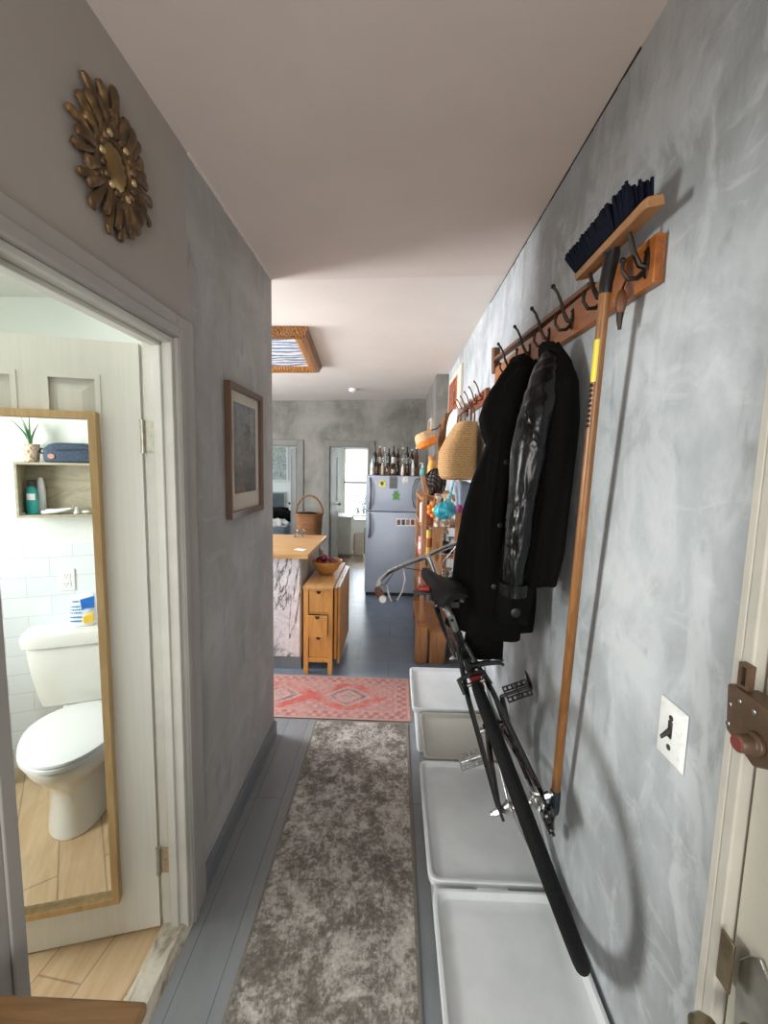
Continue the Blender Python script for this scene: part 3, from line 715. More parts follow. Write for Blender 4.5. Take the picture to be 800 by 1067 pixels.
m.box(RX0, RX0+0.010, RY0, RY1, 0.0005, 0.0085); m.box(RX1-0.010, RX1, RY0, RY1, 0.0005, 0.0085); m.box(RX0+0.01, RX1-0.01, RY1-0.01, RY1, 0.0005, 0.0085); m.box(RX0+0.01, RX1-0.01, RY0, RY0+0.01, 0.0005, 0.0085)
m.build('binding', M_bind, rg)
# red oriental rug
QX0, QX1, QY0, QY1 = -1.52, 0.138, 2.555, 3.10
def red_col(p):
    x, y = p.x, p.y                       # local, metres from the rug's middle
    L_, W_ = (QX1-QX0)/2, (QY1-QY0)/2
    n1 = noise.fractal(Vector((x*9, y*9, 0.3)), 0.7, 2.0, 5); n2 = noise.noise(Vector((x*60, y*60, 2.2)))
    rose = (184, 120, 112); red = (184, 88, 80); ecru = (190, 168, 156); slate = (104, 100, 108); grey = (150, 132, 130)
    bx = min(L_-abs(x), W_-abs(y))
    c_ = rose
    if bx < 0.018: c_ = lerp(ecru, rose, 0.4)
    elif bx < 0.085:
        q = (x if W_-abs(y) < L_-abs(x) else y)
        s_ = math.sin(q*95)*math.sin((bx-0.018)*90)
        c_ = lerp(rose, slate if s_ < -0.2 else (ecru if s_ > 0.35 else rose), 0.6)
    elif bx < 0.098: c_ = lerp(rose, ecru, 0.55)
    else:
        best = 9; 
        for cx in (-0.62, -0.18+0.02, 0.30-0.60+0.0):
            pass
        for cx in (-0.555, -0.075, 0.405):
            dx, dy = abs(x-cx), abs(y)
            best = min(best, dx/0.235 + (dy/0.175)**1.25)
        if best < 0.22: c_ = lerp(slate, ecru, 0.35+0.4*(math.sin(x*140)*math.sin(y*140) > 0))
        elif best < 0.40: c_ = lerp(rose, ecru, 0.45)
        elif best < 0.55: c_ = slate
        elif best < 0.70: c_ = lerp(ecru, grey, 0.4+0.4*(math.sin(x*110)*math.sin(y*110) > 0))
        elif best < 1.18: c_ = red
        else: c_ = lerp(rose, ecru if math.sin(x*70)*math.sin(y*80) > 0.3 else grey, 0.5)
    t = min(0.85, max(0.12, 0.48 + 0.9*n1)); c_ = lerp(c_, (178, 140, 134), t); c_ = lerp(c_, (120, 84, 80), 0.10)
    return tuple(max(0, min(255, q*(1+0.10*n2))) for q in c_)
rr = thing('oriental_rug', 'faded red rug with medallions lying across the end of the hall', 'rug', ((QX0+QX1)/2, (QY0+QY1)/2, 0))
MB().box(QX0, QX1, QY0, QY1, 0.0005, 0.006).build('backing', M_bind, rr)
o = MB().grid(260, 90, lambda a, b: (QX0+(QX1-QX0)*a, QY0+(QY1-QY0)*b, 0.0066)).build('pile', design_mat('faded_red_pile', 0.95, 160, 0.16, 0.3, 0.1), rr, smooth=0, colour=red_col)
m = MB()
for i in range(90):
    x = QX1 - 0.001; y = QY0 + (QY1-QY0)*(i+0.5)/90
    m.tube([(x, y, 0.004), (x+0.008, y+0.001*math.sin(i*3), 0.003), (x+0.016, y+0.002*math.sin(i*5), 0.0018)], 0.0012, 4)
m.build('fringe', pm('rug_fringe', (190, 176, 160), 0.9), rr)

# ------------------------------------------------------------------ storage boxes along the right wall
def box_plastic():
    k = NT('white_storage_plastic'); f = k.noise(k.mapping(), 7, 6, 0.6); g = k.noise(k.mapping(), 60, 3)
    k.base(k.ramp(f, [(0.3, lin((206, 210, 212))), (0.7, lin((222, 225, 226)))])); k.rough(0.33)
    k.b.inputs['Subsurface Weight'].default_value = 0.0
    k.bump(g, 0.03, 0.002); return k.m
M_bx = box_plastic(); M_bx2 = pm('grey_storage_plastic', (190, 188, 178), 0.4, var=0.04, scale=8)
def storage_box(x0, x1, y0, y1, h, label, mat, lidm, rot=0.0):
    cx, cy = (x0+x1)/2, (y0+y1)/2; a, b = (x1-x0)/2, (y1-y0)/2
    t = thing('storage_box', label, 'box', (cx, cy, 0), 'white lidded boxes along the right wall')
    q = lambda da, z, p=16: [(p_[0], p_[1], z) for p_ in rrect(cx, cy, a-da, b-da, z, 64, p)]
    m = MB()
    m.loft([q(0.042, 0.001), q(0.036, 0.008), q(0.016, h-0.035), q(0.010, h-0.034), q(0.009, h-0.022), q(0.013, h-0.022), q(0.03, h-0.05), q(0.045, 0.012)])
    m.build('body', mat, t)
    m = MB()
    m.loft([q(0.006, h-0.022), q(0.0, h-0.021), q(0.0, h-0.003), q(0.003, h), q(0.011, h), q(0.0135, h-0.002), q(0.021, h-0.015), q(0.024, h-0.0165), q(0.06, h-0.0160)], cap=False)
    o = m.build('lid', lidm, t)
    bm = bmesh.new(); bm.from_mesh(o.data)
    bm.verts.ensure_lookup_table(); top = bm.verts[-64:]; bm.faces.new(top)
    low = bm.verts[:64]; bm.faces.new(low)
    bmesh.ops.recalc_face_normals(bm, faces=bm.faces); bm.to_mesh(o.data); bm.free(); o.data.shade_smooth(); o.data.set_sharp_from_angle(angle=R(35))
    for s_ in (-1, 1):                      # clip handles at the two ends
        m = MB(); y = cy + s_*(b-0.002)
        m.box(cx-0.05, cx+0.05, min(y, y+s_*0.008), max(y, y+s_*0.008), h-0.055, h-0.016)
        m.build('clip', lidm, t, bevel=0.004)
    return t
storage_box(0.148, 0.546, 0.655, 1.224, 0.29, 'white lidded storage box nearest the entry door', M_bx, M_bx)
storage_box(0.140, 0.546, 1.243, 1.812, 0.29, 'white lidded storage box under the rear wheel and pedal, second from the entry door', M_bx, M_bx)
storage_box(0.166, 0.546, 1.836, 2.206, 0.282, 'small greyish storage box between two white ones', M_bx2, M_bx2)
storage_box(0.128, 0.546, 2.228, 2.72, 0.286, 'white lidded storage box farthest down the hall, beside the red rug', M_bx, M_bx)
# ================================================================== HALL: right wall
# ---- coat rail
M_pine = wood('orange_pine', (132, 72, 28), (188, 114, 52), 'Y', 6, 0.38)
M_pine_dk = wood('dark_old_wood', (88, 52, 28), (126, 78, 44), 'Y', 6, 0.5)
M_iron = pm('bronzed_iron', (46, 36, 30), 0.42, 0.7, var=0.25, scale=40)
rail = thing('coat_rail', 'long orange pine coat rail with dark iron hooks, on the right hall wall', 'coat rail', (XR, 1.65, 2.04))
RY_0, RY_1 = 0.972, 2.44
rz = lambda y: 2.046 + (y-RY_0)*0.030
FX = XR-0.026
m = MB(); m.hexa([(FX, RY_0, rz(RY_0)-0.05), (XR-0.003, RY_0, rz(RY_0)-0.05), (XR-0.003, RY_1, rz(RY_1)-0.05), (FX, RY_1, rz(RY_1)-0.05),
                  (FX, RY_0, rz(RY_0)+0.05), (XR-0.003, RY_0, rz(RY_0)+0.05), (XR-0.003, RY_1, rz(RY_1)+0.05), (FX, RY_1, rz(RY_1)+0.05)])
m.build('board', M_pine, rail, bevel=0.0025)
m = MB(); a, b = 1.28, 2.46
m.hexa([(FX-0.008, a, rz(a)+0.051), (XR-0.003, a, rz(a)+0.051), (XR-0.003, b, rz(b)+0.090), (FX-0.008, b, rz(b)+0.090), (FX-0.008, a, rz(a)+0.066), (XR-0.003, a, rz(a)+0.066), (XR-0.003, b, rz(b)+0.108), (FX-0.008, b, rz(b)+0.108)])
m.build('top_strip', M_pine_dk, rail, bevel=0.002)
m = MB(); m.hexa([(FX-0.006, 2.44, 2.12), (XR-0.002, 2.44, 2.12), (XR-0.002, 2.50, 2.12), (FX-0.006, 2.50, 2.12), (FX-0.006, 2.46, 2.255), (XR-0.002, 2.46, 2.255), (XR-0.002, 2.53, 2.27), (FX-0.006, 2.53, 2.27)])
m.build('end_block', M_pine_dk, rail, bevel=0.004)
def hook_mesh(y, z, X_, s=1.0):
    m = MB()
    m.ell((X_-0.001, y, z), (0.004*s, 0.011*s, 0.030*s), n=14, k=8)
    up = [(X_, y, z-0.008*s), (X_-0.014*s, y, z-0.004*s), (X_-0.026*s, y, z+0.018*s), (X_-0.034*s, y, z+0.045*s), (X_-0.046*s, y, z+0.070*s), (X_-0.058*s, y, z+0.084*s)]
    m.tube(up, [0.006*s, 0.0058*s, 0.005*s, 0.0045*s, 0.004*s, 0.0042*s], 8)
    m.ell(up[-1], (0.0065*s,)*3, n=8, k=6)
    lo = [(X_, y, z-0.012*s), (X_-0.016*s, y, z-0.028*s), (X_-0.034*s, y, z-0.030*s), (X_-0.046*s, y, z-0.014*s), (X_-0.046*s, y, z+0.004*s)]
    m.tube(lo, [0.0055*s, 0.005*s, 0.0045*s, 0.004*s, 0.004*s], 8); m.ell(lo[-1], (0.006*s,)*3, n=8, k=6)
    for dz in (0.020, -0.022): m.cyl((X_-0.006*s, y, z+dz*s), (X_-0.003*s, y, z+dz*s), 0.003*s, n=8)
    return m
for y in (1.000, 1.195, 1.395, 1.60, 1.82, 2.10): hook_mesh(y, rz(y), FX, 1.12).build('hook', M_iron, rail)

# ---- push broom hung head up on the hooks
M_bwood = wood('broom_head_wood', (150, 104, 66), (186, 138, 92), 'Y', 8, 0.5)
M_handle = wood('broom_handle_wood', (118, 76, 38), (166, 114, 64), 'Z', 9, 0.35)
M_black = pm('black_plastic', (22, 22, 24), 0.4, var=0.15)
bt = at(631, 297, x=0.478); bb = at(577.5, 838, x=0.516)
broom = thing('push_broom', 'push broom hung upside down on the coat rail, navy bristles up', 'broom', (bb.x, bb.y, bb.z-0.03))
d = (bb-bt).normalized()
MB().tube([bt + d*0.0, bt + d*0.5*(bb-bt).length, bb - d*0.04], [0.0125, 0.0130, 0.0130], 16).build('handle', M_handle, broom)
MB().tube([bb - d*0.055, bb - d*0.05, bb + d*0.02, bb + d*0.028, bb + d*0.031], [0.0136, 0.0152, 0.0158, 0.0145, 0.006], 16).build('grip_cap', pm('slate_rubber', (44, 52, 62), 0.5), broom)
yl = bt + (bb-bt)*0.082; yl2 = bt + (bb-bt)*0.148
q = Vector((-0.97, -0.25, 0)).normalized(); q2 = Vector((q.y, -q.x, 0))
def wrap(c, r, a): return c + (q*math.cos(a) + q2*math.sin(a))*r
MB().loft([[wrap(c, r, R(-48+8*i)) for i in range(13) for r in (0.0134,)] + [wrap(c, 0.0122, R(48-8*i)) for i in range(13)] for c in (yl, yl2)]).build('yellow_label', pm('yellow_label', (222, 196, 50), 0.4), broom)
yl3 = bt + (bb-bt)*0.151; yl4 = bt + (bb-bt)*0.225
m = MB()
for j in range(9):
    c0 = yl3 + (yl4-yl3)*(j/9.0); c1 = yl3 + (yl4-yl3)*(j/9.0+0.07)
    dd = (c1-c0); sd = Vector((q.y, -q.x, 0)).normalized()*0.005; oo = q*0.0127
    m.hexa([c0-sd+oo, c0+sd+oo, c0+sd+oo*1.06, c0-sd+oo*1.06, c1-sd+oo, c1+sd+oo, c1+sd+oo*1.06, c1-sd+oo*1.06])
m.build('printed_marks', M_black, broom)
h1 = at(684, 214, x=0.492); h2 = at(606, 292, x=0.492)         # near and far ends of the head
hd = (h2-h1).normalized(); up = Vector((-0.22, 0, 1)); up = (up - hd*up.dot(hd)).normalized(); sd = hd.cross(up).normalized()
HL = (h2-h1).length
hp = lambda l, s_, u: h1 + hd*l + sd*s_ + up*u
m = MB(); hw = 0.021
m.loft([[hp(l, hw*e*a, b) for a, b in ((-1, 0.0), (1, 0.0), (1, 0.016), (0.8, 0.020), (-0.8, 0.020), (-1, 0.016))] for l, e in ((0, 0.8), (0.012, 1.0), (HL-0.012, 1.0), (HL, 0.8))])
m.build('head_block', M_bwood, broom, bevel=0.002)
m = MB(); rng = random.Random(5)
for i in range(34):
    for j in range(5):
        l = 0.17*HL + (HL*0.83-0.012)*(i+0.25+0.5*(j % 2))/34; s_ = (j-2)*0.0095
        for t in range(3):
            dl, ds = rng.uniform(-0.007, 0.007), rng.uniform(-0.006, 0.006); hh = rng.uniform(0.052, 0.060)
            fl = 0.045*(l/HL)**2 - 0.012*(1-l/HL); base = hp(l+dl*0.3, s_+ds*0.3, 0.018); tip = hp(l+dl+fl, s_*1.25+ds, 0.018+hh)
            m.tube([base, (base+tip)/2 + sd*0.001, tip], [0.0052, 0.0060, 0.0034], 5)
k = NT('navy_bristles'); f = k.noise(k.mapping((1, 1, 0.2)), 300, 2)
k.base(k.ramp(f, [(0.3, lin((5, 7, 13))), (0.7, lin((16, 24, 43)))])); k.rough(0.75); k.b.inputs['Specular IOR Level'].default_value = 0.15
m.build('bristles', k.m, broom)
jn = hp(HL*0.52, 0, 0.0)
m = MB(); m.tube([jn + up*0.002, jn - up*0.010, bt, bt + d*0.018], [0.018, 0.017, 0.0150, 0.0145], 12)
m.build('socket', M_black, broom)
# small brown paper tag / whisk hanging behind the handle
tagp = thing('wall_brush', 'small brown brush hanging from the first hook behind the broom handle', 'brush', (XR-0.04, 1.05, 1.98))
MB().ell((FX-0.022, 1.055, 1.985), (0.012, 0.014, 0.030), n=14, k=10).build('body', M_pine_dk, tagp)
MB().tube([(FX-0.022, 1.055, 1.962), (FX-0.022, 1.056, 1.945), (FX-0.020, 1.056, 1.925)], [0.009, 0.007, 0.004], 8).build('tail', M_iron, tagp)
MB().tube([(FX-0.022, 1.055, 2.012), (FX-0.026, 1.035, 2.022), (FX-0.030, 1.012, 2.018)], 0.0025, 6).build('loop', M_iron, tagp)

# ---- coats
def garment(levels, n=72, seed=0, keep=None):
    """levels: z, cx, cy, ax, ay, fold amplitude -> loft of folded loops"""
    loops = []; rg_ = random.Random(seed); ph = [rg_.uniform(0, 6.28) for _ in range(6)]
    zs = []
    for a, b in zip(levels, levels[1:]):
        k_ = max(2, int(abs(a[0]-b[0])/0.02))
        for i in range(k_): zs.append(a[0]+(b[0]-a[0])*i/k_)
    zs.append(levels[-1][0])
    tab = sorted(levels)
    for z in zs:
        cx, cy, ax, ay, f = interp(tab, z); l = []
        for i in range(n):
            t = 2*math.pi*i/n
            w_ = f*(0.65*math.sin(4*t+ph[0]+1.2*math.sin(z*2.1)) + 0.4*math.sin(7*t+ph[1]-z*1.6) + 0.12*math.sin(12*t+ph[2]+z*3))
            w_ += 0.9*f*noise.noise(Vector((math.cos(t)*2.2+seed, math.sin(t)*2.2, z*4)))
            p = 2.6
            c_, s_ = math.cos(t), math.sin(t)
            dx = math.copysign(abs(c_)**(2/p), c_); dy = math.copysign(abs(s_)**(2/p), s_)
            x = cx + dx*ax*(1+w_/max(ax, .05)); y = cy + dy*ay*(1+w_/max(ay, .05))
            l.append((min(x, XR-0.006), y, z + 0.004*math.sin(3*t+ph[4])))
        loops.append(l)
    return loops
k = NT('black_wool'); f = k.noise(k.mapping(), 160, 4, 0.7)
k.base(k.ramp(f, [(0.3, lin((6, 6, 6))), (0.7, lin((17, 16, 15)))])); k.rough(0.95); k.b.inputs['Specular IOR Level'].default_value = 0.15; k.bump(f, 0.25, 0.003)
M_wool = k.m
k = NT('black_leather'); f = k.noise(k.mapping(), 130, 4, 0.6); g = k.noise(k.mapping((1, 1, 0.6)), 13, 2, 0.5, 0.8)
k.base(k.ramp(f, [(0.3, lin((3, 3, 4))), (0.7, lin((9, 10, 13)))])); k.rough(k.ramp(g, [(0.3, (0.20,)*3), (0.7, (0.38,)*3)]))
k.b.inputs['Specular IOR Level'].default_value = 0.4; k.bump(k.math('ADD', k.math('MULTIPLY', f, 0.02), g), 0.6, 0.03)
M_leather = k.m
M_btn = pm('dark_button', (14, 13, 13), 0.4); M_silver = pm('bright_metal', (196, 196, 196), 0.25, 1.0, var=0.05)
coat = thing('wool_coat', 'long black wool coat hanging beyond the leather-sleeved jacket on the coat rail', 'coat', (0.42, 1.72, 0.90))
def xl(px_, y): return at(px_, 485, y=y).x
lv = []
for z, pxl, yc, ay, f_ in ((1.995, 527, 1.66, 0.03, 0.002), (1.975, 519, 1.66, 0.07, 0.004), (1.93, 510, 1.67, 0.12, 0.006), (1.86, 499, 1.68, 0.15, 0.006), (1.79, 495, 1.68, 0.16, 0.008), (1.735, 498, 1.685, 0.155, 0.008), (1.69, 502, 1.69, 0.15, 0.010), (1.62, 496, 1.69, 0.155, 0.010),
                       (1.54, 489, 1.69, 0.155, 0.012), (1.40, 483, 1.69, 0.16, 0.014), (1.25, 477, 1.69, 0.165, 0.016), (1.10, 474, 1.69, 0.165, 0.018), (0.975, 473, 1.69, 0.165, 0.020)):
    a = xl(pxl, yc+0.06); b = 0.548 if z < 1.96 else 0.515
    lv.append((z, (a+b)/2, yc, (b-a)/2, ay, f_))
MB().loft(garment(lv, seed=1)).build('body', M_wool, coat, smooth=180)
lv = [(1.95, 0.45, 1.585, 0.030, 0.035, 0.003), (1.90, 0.425, 1.58, 0.045, 0.045, 0.005), (1.70, 0.392, 1.575, 0.046, 0.045, 0.006), (1.40, 0.372, 1.575, 0.045, 0.045, 0.008), (1.15, 0.362, 1.575, 0.052, 0.045, 0.008), (0.895, 0.352, 1.575, 0.064, 0.045, 0.010)]
MB().loft(garment(lv, seed=4)).build('front_panel', M_wool, coat, smooth=180)
m = MB(); m.tube([(0.482, 1.62, 1.975), (0.458, 1.635, 1.988), (0.440, 1.68, 1.985), (0.45, 1.73, 1.975), (0.475, 1.745, 1.965)], [0.014, 0.022, 0.024, 0.022, 0.014], 10, flat=1.3)
m.build('collar', M_wool, coat)
for z in (1.62, 1.40, 1.18):
    b = at(516, 485-(z-1.6)*450/1.5, y=1.50); MB().lathe([(0, 0), (0.009, 0.001), (0.010, 0.004), (0.006, 0.005), (0, 0.0045)], (0.385-(1.62-z)*0.05, 1.508, z), Matrix.Rotation(R(90), 3, 'X'), 14).build('button', M_btn, coat)
under = thing('cloth_jacket', 'black cloth jacket whose hem shows below the leather sleeve', 'jacket', (0.46, 1.47, 1.02))
lv = [(1.97, 0.500, 1.485, 0.015, 0.018, 0.002), (1.91, 0.490, 1.485, 0.042, 0.030, 0.003), (1.5, 0.470, 1.487, 0.060, 0.032, 0.004), (1.2, 0.440, 1.487, 0.062, 0.032, 0.005), (1.06, 0.424, 1.487, 0.052, 0.032, 0.006)]
MB().loft(garment(lv, seed=9)).build('body', M_wool, under, smooth=180)
MB().lathe([(0, 0), (0.015, 0.001), (0.017, 0.004), (0.010, 0.006), (0, 0.005)], (0.428, 1.4525, 1.105), Matrix.Rotation(R(90), 3, 'X'), 16).build('button', M_btn, under)
lj = thing('jacket', 'black jacket with shiny leather sleeves hanging nearest on the coat rail', 'jacket', (0.45, 1.36, 1.18))
lv = [(1.985, 0.488, 1.40, 0.010, 0.014, 0.002), (1.965, 0.482, 1.395, 0.026, 0.028, 0.003), (1.92, 0.484, 1.378, 0.042, 0.052, 0.004), (1.85, 0.490, 1.360, 0.050, 0.075, 0.005), (1.75, 0.492, 1.352, 0.052, 0.080, 0.005),
      (1.55, 0.488, 1.355, 0.054, 0.078, 0.007), (1.35, 0.480, 1.365, 0.054, 0.072, 0.008), (1.235, 0.472, 1.375, 0.052, 0.066, 0.008)]
MB().loft(garment(lv, seed=2)).build('body', M_wool, lj, smooth=180)
def sleeve(path, rad, seed, flat=0.8):
    pts = []; rr_ = []
    for i in range(60):
        t = i/59*(len(path)-1); a = min(int(t), len(path)-2); f_ = t-a
        P = [Vector(path[max(0, a-1)]), Vector(path[a]), Vector(path[a+1]), Vector(path[min(len(path)-1, a+2)])]
        pts.append(0.5*((2*P[1]) + (P[2]-P[0])*f_ + (2*P[0]-5*P[1]+4*P[2]-P[3])*f_*f_ + (3*P[1]-P[0]-3*P[2]+P[3])*f_**3))
        rr_.append(rad[a]+(rad[a+1]-rad[a])*f_)
    m = MB(); loops = []
    for i, p in enumerate(pts):
        l = []
        for j in range(28):
            t = 2*math.pi*j/28
            w_ = 1 + 0.035*math.sin(i*0.55+2*math.sin(t)+seed)*(0.6+0.4*math.cos(t*2+i*0.15)) + 0.09*noise.noise(Vector((math.cos(t)*1.5, math.sin(t)*1.5, i*0.16+seed))) - 0.06*abs(noise.noise(Vector((math.cos(t)*2.2+5, math.sin(t)*2.2, i*0.22+1.5*math.cos(t)))))
            l.append(p + Vector((math.cos(t)*rr_[i]*flat*w_, math.sin(t)*rr_[i]*w_, 0.004*math.sin(2*t+i))))
        loops.append(l)
    return m.loft(loops)
sleeve([(0.464, 1.375, 1.95), (0.442, 1.345, 1.885), (0.422, 1.325, 1.79), (0.402, 1.318, 1.66), (0.385, 1.320, 1.42), (0.379, 1.330, 1.225)],
       [0.024, 0.046, 0.062, 0.064, 0.050, 0.040], 1).build('sleeve', M_leather, lj, smooth=180)
m = MB(); m.tube([(0.3795, 1.329, 1.245), (0.379, 1.330, 1.205)], [0.044, 0.042], 24); m.build('cuff', M_leather, lj)
m = MB(); m.tube([(0.49, 1.355, 1.945), (0.464, 1.366, 1.960), (0.450, 1.395, 1.963), (0.462, 1.425, 1.956), (0.488, 1.434, 1.942)], [0.008, 0.014, 0.016, 0.014, 0.008], 10, flat=1.8)
m.build('collar', M_wool, lj)
m = MB(); m.tube([(0.455, 1.43, 1.93), (0.437, 1.415, 1.84), (0.436, 1.41, 1.60), (0.428, 1.415, 1.35), (0.422, 1.42, 1.24)], 0.0045, 6); m.build('zip', M_silver, lj)
# second set of dark cloth below the sleeve is the cloth jacket's own cuff
# ---- light switch
sw = thing('light_switch', 'oversized white switch plate with chipped paint on the right wall', 'switch', (XR, 0.81, 1.096))
k = NT('chipped_white'); f = k.noise(k.mapping(), 55, 6, 0.7)
k.base(k.ramp(f, [(0.30, lin((196, 198, 196))), (0.42, lin((228, 229, 226))), (0.8, lin((236, 237, 234)))])); k.rough(0.4); k.bump(f, 0.25, 0.003)
m = MB(); m.loft([[(x, a, b) for a, b in ((0.771, 1.030), (0.852, 1.030), (0.852, 1.148), (0.771, 1.148))] for x in (XR-0.001, XR-0.003)] + [[(XR-0.0075, a, b) for a, b in ((0.778, 1.037), (0.845, 1.037), (0.845, 1.141), (0.778, 1.141))]])
m.build('cover_plate', k.m, sw, bevel=0.002)
M_smudge = pm('tarnished_metal', (70, 68, 66), 0.5, 0.5, var=0.4, scale=90)
m = MB(); m.box(XR-0.0095, XR-0.007, 0.804, 0.816, 1.080, 1.114); m.hexa([(XR-0.009, 0.806, 1.090), (XR-0.009, 0.814, 1.090), (XR-0.009, 0.814, 1.100), (XR-0.009, 0.806, 1.100), (XR-0.024, 0.8075, 1.078), (XR-0.024, 0.8125, 1.078), (XR-0.026, 0.8125, 1.084), (XR-0.026, 0.8075, 1.084)])
m.build('toggle', M_smudge, sw, bevel=0.001)
for z in (1.120, 1.060): MB().lathe([(0.006, 0), (0.006, 0.0012), (0.004, 0.002), (0, 0.002)], (XR-0.0072, 0.810, z), Matrix.Rotation(R(-90), 3, 'Y'), 12).build('screw', M_smudge, sw)

# ---- locks on the entry door (parts of the door)
M_lock = pm('painted_brown_lock', (104, 84, 66), 0.45, 0.3, var=0.2, scale=30, bump=0.15)
LX = XR-0.034
def onx(pts, x): return [tuple(at(a, b, x=x))[1:] for a, b in pts]
pl = onx(((757, 712), (777, 708), (800, 712)), LX); 
poly = onx(((757, 711), (800, 718)), LX); lowp = onx(((755, 759), (783, 799), (800, 803)), LX)
P_ = [poly[0], (poly[0][0]-0.14, poly[0][1]), (poly[0][0]-0.14, lowp[2][1]+0.003), (lowp[2][0], lowp[2][1]), lowp[1], lowp[0]]
m = MB(); m.prism(P_, 0.034, lambda u, v, w_: Vector((LX + w_, u, v))); m.build('rim_lock', M_lock, entry, bevel=0.004)
lk = entry.children[-1] if False else [c for c in entry.children if c.name.startswith('rim_lock')][0]
c_ = onx(((788, 775),), LX)[0]
MB().lathe([(0.017, 0.0), (0.017, 0.006), (0.013, 0.010), (0.013, 0.026), (0.012, 0.028)], (LX, *c_), Matrix.Rotation(R(-90), 3, 'Y'), 20).build('thumb_turn', M_lock, lk, bevel=0.001)
MB().lathe([(0.0118, 0.0275), (0.010, 0.0295), (0.0, 0.0295)], (LX, *c_), Matrix.Rotation(R(-90), 3, 'Y'), 20).build('red_face', pm('worn_red_paint', (130, 62, 54), 0.6, var=0.2, scale=60), lk)
for q in ((761, 734), (759, 754), (786, 742), (771, 731)):
    s_ = onx((q,), LX)[0]; MB().lathe([(0.0045, 0), (0.0045, 0.0015), (0.002, 0.0025), (0, 0.0025)], (LX, *s_), Matrix.Rotation(R(-90), 3, 'Y'), 10).build('screw', M_silver, lk)
s_ = onx(((779, 706),), XR-0.018)[0]
m = MB(); frame4(m, s_[0]-0.012, s_[0]+0.008, s_[1]-0.016, s_[1]+0.022, 0.005, 0.010, lambda u, v, h: Vector((XR-0.017-h, u, v))); m.build('staple', M_lock, entry)
# latch strip, escutcheon, knob
M_brass = pm('dull_brass', (140, 126, 100), 0.35, 0.8, var=0.25, scale=40)
M_nick = pm('worn_nickel', (176, 174, 164), 0.25, 0.9, var=0.2, scale=30)
E1, E2 = onx(((755, 970), (752, 1024)), XR-0.018); 
m = MB(); m.box(XR-0.021, XR-0.0165, E1[0]-0.022, E1[0]+0.004, E2[1], E1[1]); m.build('strike_plate', M_brass, entry, bevel=0.001)
ez = onx(((782, 1032),), XR-0.004)[0]
pts = [(-0.028, -0.10), (0.028, -0.10), (0.034, -0.02), (0.034, 0.03), (0.020, 0.055), (0.0, 0.075), (-0.020, 0.055), (-0.034, 0.03), (-0.034, -0.02)]
m = MB(); m.prism([(ez[0]+a-0.008, ez[1]+b-0.01) for a, b in pts], 0.006, lambda u, v, w_: Vector((XR-0.004 + w_, u, v))); m.build('escutcheon', M_nick, entry, bevel=0.002)
kz = (ez[0]-0.008, ez[1]-0.070)
MB().lathe([(0.016, 0.0), (0.012, 0.01), (0.009, 0.03), (0.011, 0.045), (0.020, 0.052), (0.025, 0.064), (0.022, 0.078), (0.012, 0.084), (0, 0.084)], (XR-0.004, *kz), Matrix.Rotation(R(-90), 3, 'Y'), 24).build('door_knob', M_brass, entry)
# ================================================================== BICYCLE leaning out from the wall on the box lids
LEAN = R(22.2)
BG = Vector((0.529, 1.180, 0.2935))
B_X = Vector((math.cos(LEAN), 0, math.sin(LEAN))); B_Z = Vector((-math.sin(LEAN), 0, math.cos(LEAN)))
def bk(p): return BG + B_X*p[0] + Vector((0, p[1], 0)) + B_Z*p[2]
M_frame = pm('black_frame_enamel', (20, 20, 22), 0.25, var=0.1, coat=0.4)
k = NT('tyre_rubber'); f = k.noise(k.mapping(), 220, 3)
k.base(k.ramp(f, [(0.3, lin((9, 9, 10))), (0.7, lin((20, 20, 21)))])); k.rough(0.8); k.b.inputs['Specular IOR Level'].default_value = 0.2; k.bump(f, 0.6, 0.004)
M_tyre = k.m
M_alu = pm('aluminium', (178, 178, 176), 0.3, 0.9, var=0.1, scale=30)
M_redp = pm('red_reflector', (176, 40, 30), 0.2, var=0.15, coat=0.5)
M_cork = pm('brown_grip', (120, 78, 56), 0.7, var=0.2, scale=60)
bike = thing('bicycle', 'black bicycle seen from behind, standing on the box lids against the right wall', 'bicycle', BG)
WR = 0.352
def wheel(cy, name):
    cz = WR; n = 72; m = MB(bk)
    loops = []
    for i in range(n):
        a = 2*math.pi*i/n; l = []
        for j in range(14):
            b = 2*math.pi*j/14; rx = 0.0185*math.cos(b); rr_ = WR-0.020 + 0.020*math.sin(b)
            kn = 0.0012*(1 if (i % 2) else -1) if math.sin(b) > 0.2 else 0
            l.append((rx, cy + (rr_+kn)*math.sin(a), cz + (rr_+kn)*math.cos(a)))
        loops.append(l)
    m.loft(loops, closed=True); w_ = m.build(name, M_tyre, bike)
    m = MB(bk); loops = []
    for i in range(n):
        a = 2*math.pi*i/n
        loops.append([(x, cy + r*math.sin(a), cz + r*math.cos(a)) for x, r in ((-0.012, WR-0.034), (0.012, WR-0.034), (0.011, WR-0.052), (0.005, WR-0.058), (-0.005, WR-0.058), (-0.011, WR-0.052))])
    m.loft(loops, closed=True); m.build('rim', M_alu, w_)
    m = MB(bk); m.lathe([(0.006, -0.062), (0.024, -0.036), (0.024, -0.032), (0.014, -0.028), (0.014, 0.028), (0.024, 0.032), (0.024, 0.036), (0.006, 0.062)], (0, cy, cz), Matrix.Rotation(R(90), 3, 'Y'), 20); m.build('hub', M_alu, w_)
    for i in range(28):
        a = 2*math.pi*i/28; s_ = 1 if i % 2 else -1; a2 = a + R(34)*(1 if (i//2) % 2 else -1)
        m = MB(bk); m.tube([(0.034*s_, cy + 0.022*math.sin(a2), cz + 0.022*math.cos(a2)), (0.0, cy + (WR-0.056)*math.sin(a), cz + (WR-0.056)*math.cos(a))], 0.0011, 5)
        m.build('spoke', M_alu, w_)
    return w_
wheel(0.0, 'rear_wheel'); wheel(1.02, 'front_wheel')
